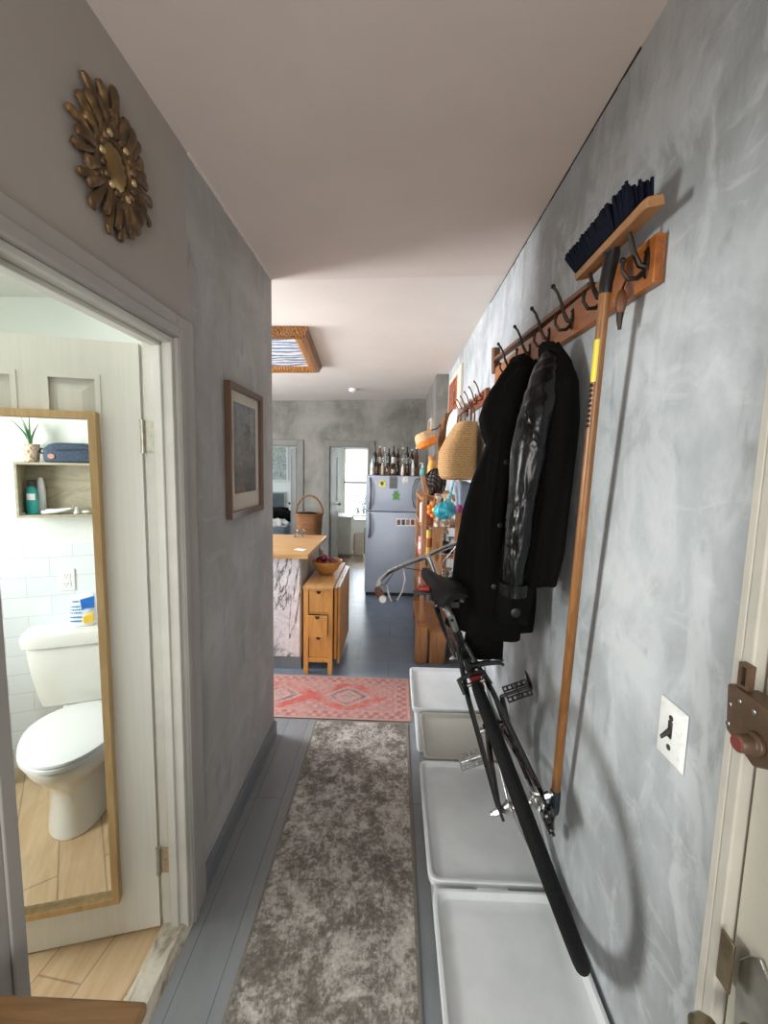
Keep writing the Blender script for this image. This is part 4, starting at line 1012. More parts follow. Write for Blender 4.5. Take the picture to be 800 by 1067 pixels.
BB = (0, 0.475, 0.285); SC_ = (0, 0.30, 0.75); HT = (0, 0.835, 0.815); HB = (0, 0.866, 0.715); ST = (0, 0.283, 0.80)
m = MB(bk)
m.tube([BB, SC_, ST], 0.0155, 12); m.tube([(0, 0.30, 0.69), (0, 0.845, 0.785)], 0.0155, 12); m.tube([BB, (0, 0.862, 0.725)], 0.018, 12)
m.tube([(0, 0.828, 0.838), HB], 0.019, 12)
m.cyl((-0.036, BB[1], BB[2]), (0.036, BB[1], BB[2]), 0.021)
for s_ in (-1, 1):
    m.tube([(s_*0.014, 0.302, 0.735), (s_*0.042, 0.19, 0.60), (s_*0.066, 0.02, WR+0.017), (s_*0.066, 0.0, WR)], [0.009, 0.009, 0.008, 0.009], 10)
    m.tube([(s_*0.025, BB[1]-0.01, BB[2]), (s_*0.045, 0.33, 0.285), (s_*0.066, 0.03, WR-0.003), (s_*0.066, 0.0, WR)], [0.011, 0.0105, 0.009, 0.010], 10)
    m.box(s_*0.066-0.004, s_*0.066+0.004, -0.018, 0.022, WR-0.02, WR+0.02)
m.tube([(-0.03, 0.215, 0.63), (0.03, 0.215, 0.63)], 0.007, 8)
m.build('frame', M_frame, bike)
m = MB(bk)
m.tube([(0, 0.87, 0.72), (0, 0.875, 0.705)], 0.017, 12); m.cyl((-0.055, 0.876, 0.702), (0.055, 0.876, 0.702), 0.015)
for s_ in (-1, 1): m.tube([(s_*0.052, 0.876, 0.702), (s_*0.054, 0.91, 0.56), (s_*0.054, 0.965, 0.42), (s_*0.054, 1.02, WR)], [0.014, 0.013, 0.010, 0.009], 10)
m.build('fork', M_frame, bike)
for cy in (0.0, 1.02):
    for s_ in (-1, 1):
        m = MB(bk); x = 0.066 if cy == 0 else 0.056
        m.cyl((s_*x, cy, WR), (s_*(x+0.020), cy, WR), 0.011, n=6); m.cyl((s_*(x+0.020), cy, WR), (s_*(x+0.030), cy, WR), 0.006, n=8)
        m.build('axle_nut', M_alu, bike)
# derailleur and cogs on the right side
m = MB(bk)
for i, r in enumerate((0.050, 0.044, 0.038, 0.032, 0.026)):
    m.loft([[(0.040+i*0.0042+dx, (r+(0.003 if j % 2 else 0))*math.sin(2*math.pi*j/40), WR + (r+(0.003 if j % 2 else 0))*math.cos(2*math.pi*j/40)) for j in range(40)] for dx in (0, 0.002)])
m.build('cassette', M_alu, bike)
m = MB(bk); m.tube([(0.070, -0.005, 0.32), (0.075, 0.01, 0.285), (0.068, 0.03, 0.25), (0.060, 0.045, 0.20)], [0.010, 0.013, 0.010, 0.008], 8)
for q in ((0.058, 0.035, 0.262), (0.058, 0.055, 0.195)): m.cyl((q[0]-0.005, q[1], q[2]), (q[0]+0.005, q[1], q[2]), 0.022)
m.build('derailleur', M_frame, bike)
# crankset
CA = R(37)
m = MB(bk)
m.loft([[(0.046+dx, BB[1] + (r+(0.004 if j % 2 else 0))*math.sin(2*math.pi*j/64), BB[2] + (r+(0.004 if j % 2 else 0))*math.cos(2*math.pi*j/64)) for j in range(64)] for r, dx in ((0.088, 0), (0.088, 0.003))])
m.build('chainring', M_frame, bike)
m = MB(bk)
lp = [(0.047, 0.0, WR+0.046)] + [(0.047, BB[1]+0.09*math.sin(R(a)), BB[2]+0.09*math.cos(R(a))) for a in range(0, 181, 20)] + [(0.05, 0.06, 0.172), (0.05, 0.035, 0.20), (0.05, 0.05, 0.25), (0.047, -0.02, WR-0.042), (0.047, -0.046, WR)]
m.tube(lp, 0.0035, 6, closed=True); m.build('chain', M_iron, bike)
def pedal(s_, dy, dz, mat, label):
    m = MB(bk); x = s_*0.062
    m.tube([(x, BB[1], BB[2]), (s_*0.075, BB[1]+dy, BB[2]+dz)], [0.013, 0.010], 10, flat=0.7); m.cyl((s_*0.036, BB[1], BB[2]), (s_*0.074, BB[1], BB[2]), 0.012)
    m.build('crank', M_alu if s_ < 0 else M_frame, bike)
    m = MB(bk); cy, cz = BB[1]+dy, BB[2]+dz; X0, X1 = s_*0.088, s_*0.185; xa, xb = min(X0, X1), max(X0, X1)
    # the platform lies level in the room, so undo the lean
    hw, hh = 0.038, 0.011
    m.tube([(s_*0.070, cy, cz), (X1, cy, cz)], 0.0065, 8)
    for e in (-1, 1):
        y = cy+e*hw
        m.box(xa, xb, y-0.0025, y+0.0025, cz-hh, cz-hh+0.004); m.box(xa, xb, y-0.0025, y+0.0025, cz+hh-0.004, cz+hh)
        for i in range(6):
            xx = xa + (xb-xa)*i/5; m.box(max(xa, xx-0.004), min(xb, xx+0.004), y-0.0025, y+0.0025, cz-hh+0.004, cz+hh-0.004)
    for xx in (xa, xb-0.005, (xa+xb)/2-0.0025):
        m.box(xx, xx+0.005, cy-hw+0.0025, cy+hw-0.0025, cz-hh+0.001, cz+hh-0.001)
    o = m.build('pedal', mat, bike)
    o['label'] = label
    if s_ > 0: MB(bk).ell((0.193, cy+0.015, cz+0.016), (0.007, 0.020, 0.040), n=16, k=10).build('end_reflector', M_frame, o)
pedal(-1, 0.075, -0.157, M_alu, 'silver cage pedal resting on the box lid')
pedal(1, -0.075, 0.157, pm('dark_cage', (60, 58, 56), 0.4, 0.6), 'dark cage pedal near the wall')
# seat post, saddle, lamp
sn = at(441, 594, y=1.80); sr = at(472, 620, y=1.50)
m = MB(); m.tube([bk(ST), bk((0, 0.245, 0.86)), (sr*0.62+sn*0.38) - Vector((0, 0, 0.035))], 0.0125, 12); m.build('seat_post', M_alu, bike)
sl = (sn-sr); L_ = sl.length; sl.normalize(); su = (B_Z - sl*B_Z.dot(sl)).normalized(); sx = sl.cross(su).normalized()
m = MB(); loops = []
for t, w_, h, dr in ((0.0, 0.052, 0.012, -0.012), (0.05, 0.064, 0.020, 0.0), (0.2, 0.067, 0.022, 0.006), (0.4, 0.048, 0.026, 0.002), (0.6, 0.034, 0.024, 0.0), (0.85, 0.025, 0.022, 0.002), (0.97, 0.020, 0.018, -0.004), (1.0, 0.010, 0.008, -0.010)):
    loops.append([sr + sl*(L_*t) + su*(dr + h*math.sin(2*math.pi*j/20)*(1.0 if math.sin(2*math.pi*j/20) > 0 else 0.9) - (0.018*(math.cos(2*math.pi*j/20)**2))) + sx*(w_*math.cos(2*math.pi*j/20)) for j in range(20)])
m.loft(loops); m.build('saddle', pm('black_saddle', (13, 13, 13), 0.6, var=0.2, spec=0.3), bike)
m = MB()
for e in (-1, 1):
    q = [sr + sl*(L_*t) + sx*(e*x_) + su*z_ for t, x_, z_ in ((0.06, 0.03, -0.02), (0.2, 0.022, -0.045), (0.6, 0.02, -0.045), (0.9, 0.008, -0.018))]
    m.tube(q, 0.0035, 6)
m.build('saddle_rail', M_alu, bike)
for e in (-1, 1):                                # coil springs under the saddle
    c0 = sr + sl*(L_*0.12) + sx*(e*0.036) - su*0.012
    MB().tube([c0 - su*(0.045*i/60) + sx*(0.010*math.cos(i*0.63)) + sl*(0.010*math.sin(i*0.63)) for i in range(61)], 0.0022, 6).build('saddle_spring', M_alu, bike)
m = MB(); c0 = sr + sl*(L_*0.2) - su*0.06
m.box(c0.x-0.03, c0.x+0.03, c0.y-0.02, c0.y+0.02, c0.z-0.012, c0.z+0.012); m.tube([c0, c0 + su*0.035], 0.011, 8); m.tube([c0 - sx*0.045, c0 + sx*0.045], 0.006, 8)
m.build('saddle_clamp', M_frame, bike, bevel=0.003)
rl = at(443, 613, y=1.62)
m = MB(); m.box(rl.x-0.030, rl.x+0.018, rl.y-0.012, rl.y+0.025, rl.z-0.009, rl.z+0.009); m.build('rear_light', M_redp, bike, bevel=0.006)
m = MB(); m.tube([(rl.x+0.02, rl.y+0.02, rl.z-0.01), (rl.x+0.06, rl.y, rl.z-0.03), bk((0, 0.245, 0.85))], 0.006, 8); m.box(rl.x-0.045, rl.x+0.035, rl.y+0.0, rl.y+0.035, rl.z-0.028, rl.z-0.016); m.build('light_bracket', M_frame, bike, bevel=0.003)
# bars
m = MB(bk); m.tube([(0, 0.83, 0.83), (0, 0.825, 0.90), (0, 0.835, 0.94), (0, 0.875, 0.945)], 0.013, 12); m.build('stem', M_alu, bike)
hl = [(0, 0.88, 0.945), (0.10, 0.885, 0.948), (0.20, 0.875, 0.945), (0.258, 0.840, 0.935), (0.283, 0.765, 0.925), (0.288, 0.665, 0.910)]
def steer(p):                                   # bars turned a little to the left
    a = R(12); dx, dy = p[0], p[1]-0.83
    return (dx*math.cos(a) - dy*math.sin(a), 0.83 + dx*math.sin(a) + dy*math.cos(a), p[2])
pts = [steer(p) for p in [(-x, y, z) for x, y, z in hl[::-1]] + hl[1:]]
m = MB(bk); m.tube(pts, 0.0112, 12); m.build('handlebar', M_silver, bike)
for s_ in (-1, 1):
    m = MB(bk); a, b = steer((s_*0.2845, 0.755, 0.922)), steer((s_*0.288, 0.64, 0.906))
    m.tube([a, lerp(a, b, 0.1), lerp(a, b, 0.5), lerp(a, b, 0.9), b], [0.015, 0.0175, 0.0165, 0.018, 0.016], 14); g_ = m.build('grip', M_cork, bike)
    m = MB(bk); m.tube([b, lerp(a, b, 1.08)], [0.0165, 0.014], 14); m.build('end_cap', M_seat, g_)
    m = MB(bk)
    lv_ = [(s_*0.262, 0.83, 0.925), (s_*0.235, 0.80, 0.905), (s_*0.250, 0.72, 0.885), (s_*0.255, 0.66, 0.875), (s_*0.235, 0.64, 0.873), (s_*0.19, 0.70, 0.888), (s_*0.15, 0.78, 0.91), (s_*0.13, 0.86, 0.935)] if s_ < 0 else [(s_*0.262, 0.83, 0.925), (s_*0.25, 0.79, 0.885), (s_*0.262, 0.70, 0.865), (s_*0.265, 0.65, 0.85)]
    m.tube([steer(p) for p in lv_], 0.0042, 8); m.build('brake_lever', M_silver, bike)
m = MB(bk)
m.tube([(-0.24, 0.82, 0.90), (-0.16, 0.95, 0.93), (-0.05, 0.97, 0.86), (-0.02, 0.84, 0.78), (-0.02, 0.5, 0.70), (-0.02, 0.30, 0.66)], 0.0028, 6)
m.tube([(0.24, 0.82, 0.90), (0.16, 0.96, 0.93), (0.05, 0.98, 0.86), (0.02, 0.92, 0.76), (0.02, 0.90, 0.70)], 0.0028, 6)
m.tube([(-0.022, 0.30, 0.66), (-0.018, 0.24, 0.70), (-0.012, 0.20, 0.66), (0.0, 0.19, 0.63)], 0.0028, 6)
m.build('brake_cable', M_frame, bike)
m = MB(bk)
m.tube([(-0.045, 0.17, 0.63), (-0.05, 0.20, 0.665), (-0.01, 0.215, 0.665), (0.035, 0.20, 0.665), (0.045, 0.175, 0.63)], [0.008, 0.009, 0.010, 0.009, 0.008], 8)
m.tube([(0.0, 0.215, 0.69), (0.05, 0.235, 0.675), (0.098, 0.25, 0.652)], [0.012, 0.010, 0.008], 8)
m.tube([(0.098, 0.25, 0.652), (0.115, 0.245, 0.660)], 0.005, 6); m.tube([(0.098, 0.25, 0.652), (0.112, 0.25, 0.638)], 0.005, 6)
m.build('rear_brake', M_frame, bike)
m = MB(bk); m.tube([(0.004, 0.325, 0.60), (0.004, 0.35, 0.53)], 0.022, 12); m.build('tape_wrap', pm('red_tape', (170, 44, 34), 0.45), bike)
# ================================================================== KITCHEN
M_ctop = wood('beech_worktop', (186, 138, 82), (216, 172, 116), 'X', 6, 0.32)
M_pinel = wood('pale_orange_pine', (196, 134, 66), (224, 166, 94), 'Z', 6, 0.4)
M_pinet = wood('pine_top', (190, 138, 82), (218, 172, 114), 'Y', 6, 0.35)
# peninsula: worktop and rough base are two things
k = NT('cracked_white_plaster'); v = k.mapping()
vo = k.new('ShaderNodeTexVoronoi', feature='DISTANCE_TO_EDGE'); vo.inputs['Scale'].default_value = 10
w_ = k.new('ShaderNodeVectorMath', operation='ADD'); nz = k.new('ShaderNodeTexNoise'); nz.inputs['Scale'].default_value = 6; nz.inputs['Detail'].default_value = 6
k.link(v, nz.inputs['Vector']); sc_ = k.new('ShaderNodeVectorMath', operation='SCALE'); sc_.inputs['Scale'].default_value = 0.9; k.link(nz.outputs['Color'], sc_.inputs[0])
k.link(v, w_.inputs[0]); k.link(sc_.outputs[0], w_.inputs[1]); k.link(w_.outputs[0], vo.inputs['Vector'])
f = k.noise(v, 9, 7, 0.7, 1.0)
band = lambda n_, w_: k.ramp(k.math('ABSOLUTE', k.math('SUBTRACT', n_, 0.5)), [(0.0, (0, 0, 0)), (w_, (1, 1, 1))])
gate = k.ramp(k.noise(v, 3.1, 3, 0.5), [(0.44, (1, 1, 1)), (0.52, (0, 0, 0))])
c1 = k.math('MAXIMUM', band(k.noise(k.mapping((1, 1, 0.6)), 4.5, 8, 0.62, 1.4), 0.016), gate)
c2 = band(k.noise(k.mapping((1.4, 1, 0.35), (0, 0, 0), (2, 5, 1)), 3.2, 7, 0.6, 0.8), 0.010)
crk = k.math('MINIMUM', c1, c2)
k.base(k.mix(crk, lin((120, 112, 110)), k.ramp(f, [(0.35, lin((206, 198, 202))), (0.65, lin((228, 222, 226)))]))); k.rough(0.7)
k.bump(k.math('ADD', k.math('MULTIPLY', crk, 0.6), f), 1.0, 0.03)
m = MB(); m.box(-2.30, -0.70, 3.205, 3.99, 0.10, 0.884)
o = m.build('counter_base', k.m, bevel=0.006); tag(o, 'rough cracked white plaster base of the kitchen peninsula', 'counter')
m = MB(); m.box(-2.30, -0.694, 3.212, 3.985, 0.0, 0.098); ob = m.build('plinth', M_basegrey, o)
o2 = MB().box(-0.699, -0.694, 3.215, 3.985, 0.10, 0.884).build('side_panel', M_trimgrey, o)
o = MB().box(-2.32, -0.632, 3.165, 4.06, 0.886, 0.922).build('worktop', M_ctop, bevel=0.004); tag(o, 'beech worktop on the plaster kitchen peninsula', 'worktop')
M_glass = glass('clear_glass')
for i, (x, y, lab) in enumerate(((-0.90, 3.93, 'small clear glass on the worktop, the one farther from the fridge'), (-0.845, 3.95, 'small clear glass on the worktop, the one nearer the fridge'))):
    o = MB().lathe([(0.020, 0.923), (0.022, 0.925), (0.031, 0.985), (0.0295, 0.985), (0.0205, 0.930), (0, 0.929)], (x, y, 0), n=20).build('drinking_glass', M_glass, loc=(x, y, 0.923)); tag(o, lab, 'glass', 'small glasses on the worktop')
o = MB().hexa([(-0.78, 3.33, 0.9225), (-0.70, 3.30, 0.9225), (-0.68, 3.36, 0.9225), (-0.76, 3.40, 0.9225), (-0.78, 3.33, 0.924), (-0.70, 3.30, 0.924), (-0.68, 3.36, 0.924), (-0.76, 3.40, 0.924)]).build('paper_slip', M_wipe); tag(o, 'pale slip of paper lying on the worktop corner', 'paper')

# folded gateleg table with drawers
dc = thing('drawer_cabinet', 'narrow orange pine drawer cabinet beside the peninsula', 'cabinet', (-0.545, 3.53, 0))
cx0, cx1, cy0, cy1, ct = -0.658, -0.440, 3.135, 3.93, 0.690
m = MB()
for x in (cx0, cx1-0.034):
    m.box(x, x+0.034, cy0, cy0+0.034, 0, ct-0.022); m.box(x, x+0.034, cy1-0.034, cy1, 0, ct-0.022)
for y in (cy0, cy1-0.034): m.box(cx0+0.034, cx1-0.034, y+0.002, y+0.032, 0.095, 0.13); m.box(cx0+0.034, cx1-0.034, y+0.002, y+0.032, 0.655, ct-0.022); 
m.box(cx0+0.034, cx1-0.034, cy0+0.004, cy0+0.03, 0.298, 0.306); m.box(cx0+0.034, cx1-0.034, cy0+0.004, cy0+0.03, 0.474, 0.482)
m.box(cx0+0.006, cx0+0.018, cy0+0.034, cy1-0.034, 0.10, ct-0.022); m.box(cx1-0.018, cx1-0.006, cy0+0.034, cy1-0.034, 0.10, ct-0.022); m.box(cx0+0.034, cx1-0.034, cy0+0.034, cy1-0.034, 0.10, 0.112)
m.build('carcass', M_pinel, dc, bevel=0.0015)
MB().box(cx0-0.004, cx1+0.004, cy0-0.012, cy1+0.012, ct-0.022, ct).build('top', M_pinet, dc, bevel=0.002)
M_hole = pm('finger_hole_dark', (46, 26, 14), 0.8)
for z0, z1, pull in ((0.132, 0.296, 0.0), (0.308, 0.472, 0.045), (0.484, 0.653, 0.0)):
    y = cy0+0.012-pull; X0, X1 = cx0+0.036, cx1-0.036
    m = MB(); m.box(X0, X1, y, y+0.014, z0, z1)
    m.box(X0+0.004, X0+0.014, y+0.014, cy0+0.5, z0+0.01, z1-0.03); m.box(X1-0.014, X1-0.004, y+0.014, cy0+0.5, z0+0.01, z1-0.03); m.box(X0+0.004, X1-0.004, y+0.014, cy0+0.5, z0+0.004, z0+0.012)
    d_ = m.build('drawer', M_pinel, dc, bevel=0.001)
    c = ((X0+X1)/2, z1-0.002)
    m = MB(); m.prism([(c[0]-0.017, c[1])] + [(c[0]+0.017*math.cos(R(a)), c[1]-0.004+0.020*math.sin(R(a))) for a in range(180, 361, 20)] + [(c[0]+0.017, c[1])], 0.003, lambda u, v, q: Vector((u, y-0.0015+q, v)))
    m.build('finger_hole', M_hole, d_)
m = MB(); m.box(cx1+0.006, cx1+0.024, cy0+0.05, cy1-0.02, 0.10, ct-0.024); m.build('drop_leaf', M_pinel, dc, bevel=0.002)
m = MB(); m.box(cx1+0.027, cx1+0.044, cy0+0.09, cy1-0.02, 0.05, ct-0.028); m.build('drop_leaf', M_pinel, dc, bevel=0.002)
m = MB(); m.box(cx1+0.006, cx1+0.024, cy0+0.05, cy1-0.02, ct-0.0235, ct-0.020); m.box(cx1+0.027, cx1+0.044, cy0+0.09, cy1-0.02, ct-0.0275, ct-0.024); m.build('leaf_edge', M_wipe, dc)
# bowl and red onions
BO = Vector((-0.545, 3.52, ct+0.001))
o = MB().lathe([(0.050, 0.0), (0.056, 0.004), (0.090, 0.038), (0.122, 0.095), (0.126, 0.112), (0.121, 0.113), (0.114, 0.096), (0.082, 0.042), (0.045, 0.016), (0, 0.014)], BO, n=40).build('wooden_bowl', wood('bowl_wood', (172, 116, 54), (204, 148, 78), 'X', 7, 0.35), loc=BO); tag(o, 'wide wooden bowl of dark red fruit on the pine drawer cabinet', 'bowl')
k = NT('dark_red_apple'); f = k.noise(k.mapping((1, 1, 0.3)), 40, 4)
k.base(k.ramp(f, [(0.3, lin((82, 14, 26))), (0.7, lin((128, 30, 42)))])); k.rough(0.3); M_apple = k.m
def apple(loc, sc, rot):
    t = thing('apple', 'dark red apple heaped in the wooden bowl', 'fruit', loc, 'dark red apples in the wooden bowl')
    loc = Vector(loc); pr = []
    for i in range(13):
        a = math.pi*i/12; r = 0.036*math.sin(a)*(1+0.08*math.cos(a)); z = -0.031*math.cos(a) - (0.010*math.exp(-((a-math.pi)/0.35)**2)) + 0.005*math.exp(-(a/0.3)**2)
        pr.append((r, z))
    MB().lathe([(r*sc, z*sc) for r, z in pr], loc, Matrix.Rotation(rot, 3, 'X'), 18).build('flesh', M_apple, t, smooth=180)
    s_ = Matrix.Rotation(rot, 3, 'X'); MB().tube([loc + s_ @ Vector((0, 0, 0.020)), loc + s_ @ Vector((0.003, 0.002, 0.038*sc))], 0.0015, 5).build('stem', M_pine_dk, t)
for i, (dx, dy, dz, sc, r_) in enumerate(((-0.058, -0.028, 0.092, 1, 0.4), (0.012, -0.055, 0.085, 1.0, -0.5), (0.062, 0.0, 0.090, 0.95, 0.2), (-0.02, 0.045, 0.085, 1, 0.9), (-0.025, -0.012, 0.138, 0.95, 0.3), (-0.066, 0.040, 0.108, 0.88, -0.3), (0.030, 0.052, 0.100, 0.9, 0.5))):
    apple(BO + Vector((dx, dy, dz)), sc, r_)

# pack basket on a stool behind the worktop
k = NT('brown_wicker'); w2 = k.new('ShaderNodeTexWave', wave_type='BANDS', bands_direction='Z'); w2.inputs['Scale'].default_value = 18; w2.inputs['Distortion'].default_value = 3.0
k.link(k.mapping(), w2.inputs['Vector']); f = k.noise(k.mapping(), 40, 4)
k.base(k.mix(k.math('MULTIPLY', f, 0.8), k.ramp(w2.outputs['Fac'], [(0.2, lin((62, 36, 16))), (0.7, lin((128, 82, 40)))]), lin((140, 92, 48)))); k.rough(0.7); k.bump(w2.outputs['Fac'], 0.6, 0.01); M_wick = k.m
bs = thing('wicker_basket', 'tall brown wicker basket with a hoop handle behind the worktop', 'basket', (-0.965, 4.90, 0.60))
def bq(a, b, z): return rrect(-0.965, 4.90, a, b, z, 40, 2.8)
MB().loft([bq(0.115, 0.10, 0.601), bq(0.122, 0.106, 0.61), bq(0.140, 0.120, 0.82), bq(0.150, 0.128, 1.02), bq(0.145, 0.123, 1.02), bq(0.134, 0.114, 0.82), bq(0.112, 0.10, 0.625)]).build('body', M_wick, bs)
MB().tube([Vector(p) for p in bq(0.150, 0.128, 1.025)], 0.012, 8, closed=True).build('rim', M_wick, bs)
MB().tube([(-0.965+0.152*math.cos(R(a)), 4.90, 1.03 + 0.205*math.sin(R(a))) for a in range(0, 181, 9)], 0.009, 8, flat=1.3).build('handle', M_wick, bs)
MB().ell((-0.965, 4.9, 0.99), (0.12, 0.10, 0.06)).build('cloth_lining', M_wool, bs)
stl = thing('stool', 'wooden stool under the wicker basket behind the peninsula', 'stool', (-0.965, 4.90, 0))
MB().lathe([(0.15, 0.565), (0.155, 0.57), (0.155, 0.595), (0.15, 0.6)], (-0.965, 4.9, 0), n=32).build('seat', M_pine_dk, stl)
for sx_, sy_ in ((-1, -1), (1, -1), (1, 1), (-1, 1)): MB().tube([(-0.965+sx_*0.085, 4.9+sy_*0.085, 0.566), (-0.965+sx_*0.125, 4.9+sy_*0.125, 0.0)], [0.015, 0.012], 10).build('leg', M_pine_dk, stl)

# ---- refrigerator
k = NT('fridge_enamel'); f = k.noise(k.mapping(), 3, 4); g = k.noise(k.mapping(), 240, 2)
k.base(k.ramp(f, [(0.3, lin((150, 158, 172))), (0.7, lin((162, 169, 182)))])); k.rough(0.38); k.b.inputs['Metallic'].default_value = 0.25; k.bump(g, 0.08, 0.001); M_fr = k.m
fx0, fx1, fy, fz = -0.335, 0.375, 5.14, 1.478
fr = thing('refrigerator', 'blue-grey top-freezer refrigerator against the far right of the kitchen', 'refrigerator', (0.02, 5.45, 0))
m = MB(); m.box(fx0+0.005, fx1-0.005, fy+0.07, 5.80, 0.035, fz-0.004); m.build('cabinet', M_fr, fr, bevel=0.006)
m = MB(); m.box(fx0+0.01, fx1-0.01, fy+0.05, 5.70, 0.0, 0.05); m.build('kick_plate', M_black, fr)
def fdoor(name, z0, z1):
    m = MB(); m.loft([[(x, y, z) for x, z in ((fx0+e, z0+e), (fx1-e, z0+e), (fx1-e, z1-e), (fx0+e, z1-e))] for y, e in ((fy+0.068, 0.0), (fy+0.012, 0.0), (fy+0.003, 0.004), (fy, 0.012))])
    return m.build(name, M_fr, fr)
d1 = fdoor('freezer_door', 1.052, fz); d2 = fdoor('fridge_door', 0.052, 1.044)
M_gask = pm('dark_grip', (70, 74, 82), 0.5)
for dd, z0, z1 in ((d1, 1.07, 1.45), (d2, 0.73, 1.03)):
    m = MB(); zz = [z0 + (z1-z0)*i/10 for i in range(11)]; top = dd is d1
    m.tube([(fx0+0.045 + 0.012*math.sin(math.pi*i/10), fy - 0.006 - 0.022*math.sin(math.pi*(i/10)), z) for i, z in enumerate(zz)], 0.011, 8)
    m.build('handle', M_gask, dd)
# magnets and photos (lie on the door, top-level)
def magnet(name, lab, px0, px1, py0, py1, mat, cat='magnet', shape=None):
    a = at(px0, py1, y=fy-0.003); b = at(px1, py0, y=fy-0.003); m = MB()
    if shape: m.prism([(a.x+(b.x-a.x)*u, a.z+(b.z-a.z)*v) for u, v in shape], 0.004, lambda u, v, w: Vector((u, fy-0.0005-w, v)))
    else: m.box(a.x, b.x, fy-0.0035, fy-0.0005, a.z, b.z)
    o = m.build(name, mat); tag(o, lab, cat); return o
M_yg = pm('yellow_magnet', (214, 196, 70), 0.4, var=0.3, scale=60); M_pal = pm('photo_paper', (196, 196, 190), 0.4, var=0.35, scale=70); M_gr = pm('frog_green', (70, 128, 62), 0.4, var=0.35, scale=70)
tri = ((0.0, 0.0), (1.0, 0.05), (0.95, 0.6), (0.65, 1.0), (0.35, 1.0), (0.05, 0.6))
mg = magnet('fridge_magnet', 'yellow rounded magnet on the freezer door', 394.5, 402, 500, 507.5, M_yg, shape=tri)
a = at(396.5, 506, y=fy); MB().ell((a.x+0.015, fy-0.005, a.z+0.028), (0.022, 0.003, 0.026), n=12, k=8).build('dark_figure', M_gask, mg)
mg = magnet('photo', 'dark small photo on the freezer door', 405.5, 414, 496.5, 509, pm('dark_photo', (62, 62, 66), 0.3, var=0.6, scale=45), 'photo')
magnet('paper_note', 'pale torn note hanging from the top edge of the freezer door', 419, 425, 496.5, 504, M_pal, 'note', ((0, 0.2), (0.3, 0), (0.5, 0.35), (0.8, 0.05), (1, 0.3), (1, 1), (0, 1)))
frog = ((0.1, 0), (0.35, 0.2), (0.5, 0.05), (0.7, 0.2), (0.95, 0), (0.85, 0.4), (1, 0.6), (0.75, 0.7), (0.7, 1), (0.45, 0.85), (0.25, 1), (0.2, 0.65), (0, 0.6), (0.18, 0.4))
magnet('fridge_magnet', 'green leafy magnet in the middle of the freezer door', 408, 417, 510.5, 522, M_gr, shape=frog)
st_ = magnet('photo_strip', 'strip of small photos across the upper fridge door', 412.5, 437.5, 540.5, 548, M_pal, 'photo')
for i in range(5):
    a = at(413.5+i*4.8, 547, y=fy-0.004); b = at(417.2+i*4.8, 541.5, y=fy-0.004)
    MB().box(a.x, b.x, fy-0.0045, fy-0.0035, a.z, b.z).build('picture', pm('strip_photo_%d' % i, ((96, 70, 64), (60, 64, 76), (140, 110, 100), (120, 50, 48), (70, 70, 66))[i], 0.4, var=0.5, scale=60), st_)
pts = [at(x, y, y=fy-0.012) for x, y in ((437, 498), (433, 500), (430, 508), (429, 518), (431, 527), (435, 531), (439, 533))]
o = MB().tube(pts, 0.005, 6).tube([at(x, y, y=fy-0.022) for x, y in ((438, 499), (435, 503), (433, 510), (432, 517), (435, 523))], 0.004, 6).build('power_cord', M_black, loc=pts[0]); tag(o, 'black cord looped down the front of the freezer door', 'cord')
# bottles on the fridge
M_gdk = glass('dark_bottle_glass', (46, 54, 44)); M_gcl = glass('clear_bottle_glass', (226, 232, 230)); M_gam = glass('amber_bottle_glass', (120, 74, 34))
M_bdk = pm('opaque_dark_bottle', (34, 34, 32), 0.2, var=0.3); M_lab = pm('bottle_label', (206, 200, 186), 0.5, var=0.25, scale=60); M_bam = pm('amber_spirit', (110, 66, 34), 0.15, var=0.3)
cr = thing('wooden_crate', 'dark wooden crate raising the back row of bottles on the fridge', 'crate', (0.0, 5.52, fz))
m = MB(); m.box(-0.30, 0.34, 5.40, 5.66, fz, fz+0.012); m.box(-0.30, 0.34, 5.40, 5.412, fz+0.012, fz+0.10); m.box(-0.30, 0.34, 5.648, 5.66, fz+0.012, fz+0.10); m.box(-0.30, 0.34, 5.412, 5.648, fz+0.088, fz+0.10); m.build('boards', M_pine_dk, cr)
for x in (-0.30, 0.328): MB().box(x, x+0.012, 5.412, 5.648, fz+0.012, fz+0.088).build('end_board', M_pine_dk, cr)
rng = random.Random(11)
nm = ('clear', 'dark', 'amber', 'dark green', 'pale')
def bottle(x, y, z, r, h, mat, lab, group, labelled):
    t = thing('bottle', lab, 'bottle', (x, y, z), group)
    pr = [(r*0.9, z+0.001), (r, z+0.006), (r, z+h*0.58), (r*0.85, z+h*0.66), (r*0.36, z+h*0.78), (r*0.34, z+h*0.93), (r*0.40, z+h*0.94)]
    MB().lathe(pr, (x, y, 0), n=18).build('glass_body', mat, t)
    MB().lathe([(r*0.42, z+h*0.925), (r*0.42, z+h), (0, z+h)], (x, y, 0), n=12).build('cap', rng.choice((M_bdk, M_lab, M_silver, M_pine_dk)), t)
    if labelled: MB().lathe([(r*1.015, z+h*0.18), (r*1.015, z+h*0.48)], (x, y, 0), n=18).build('label', M_lab, t) if False else MB().loft([[(x+r*1.02*math.cos(2*math.pi*i/18), y+r*1.02*math.sin(2*math.pi*i/18), z+h*q) for i in range(18)] for q in (0.18, 0.48)], cap=False).build('label', M_lab, t)
mats = (M_bdk, M_bam, M_gcl, M_bdk, M_bdk, M_gam, M_gcl, M_bdk, M_gdk, M_bam)
for i in range(10): bottle(-0.25+i*0.058, 5.50+0.04*(i % 2), fz+0.10, 0.024+0.004*rng.random(), 0.22+0.05*rng.random(), mats[i], 'tall bottle in the back row on the crate above the refrigerator', 'back row of bottles on the fridge crate', i % 3 == 1)
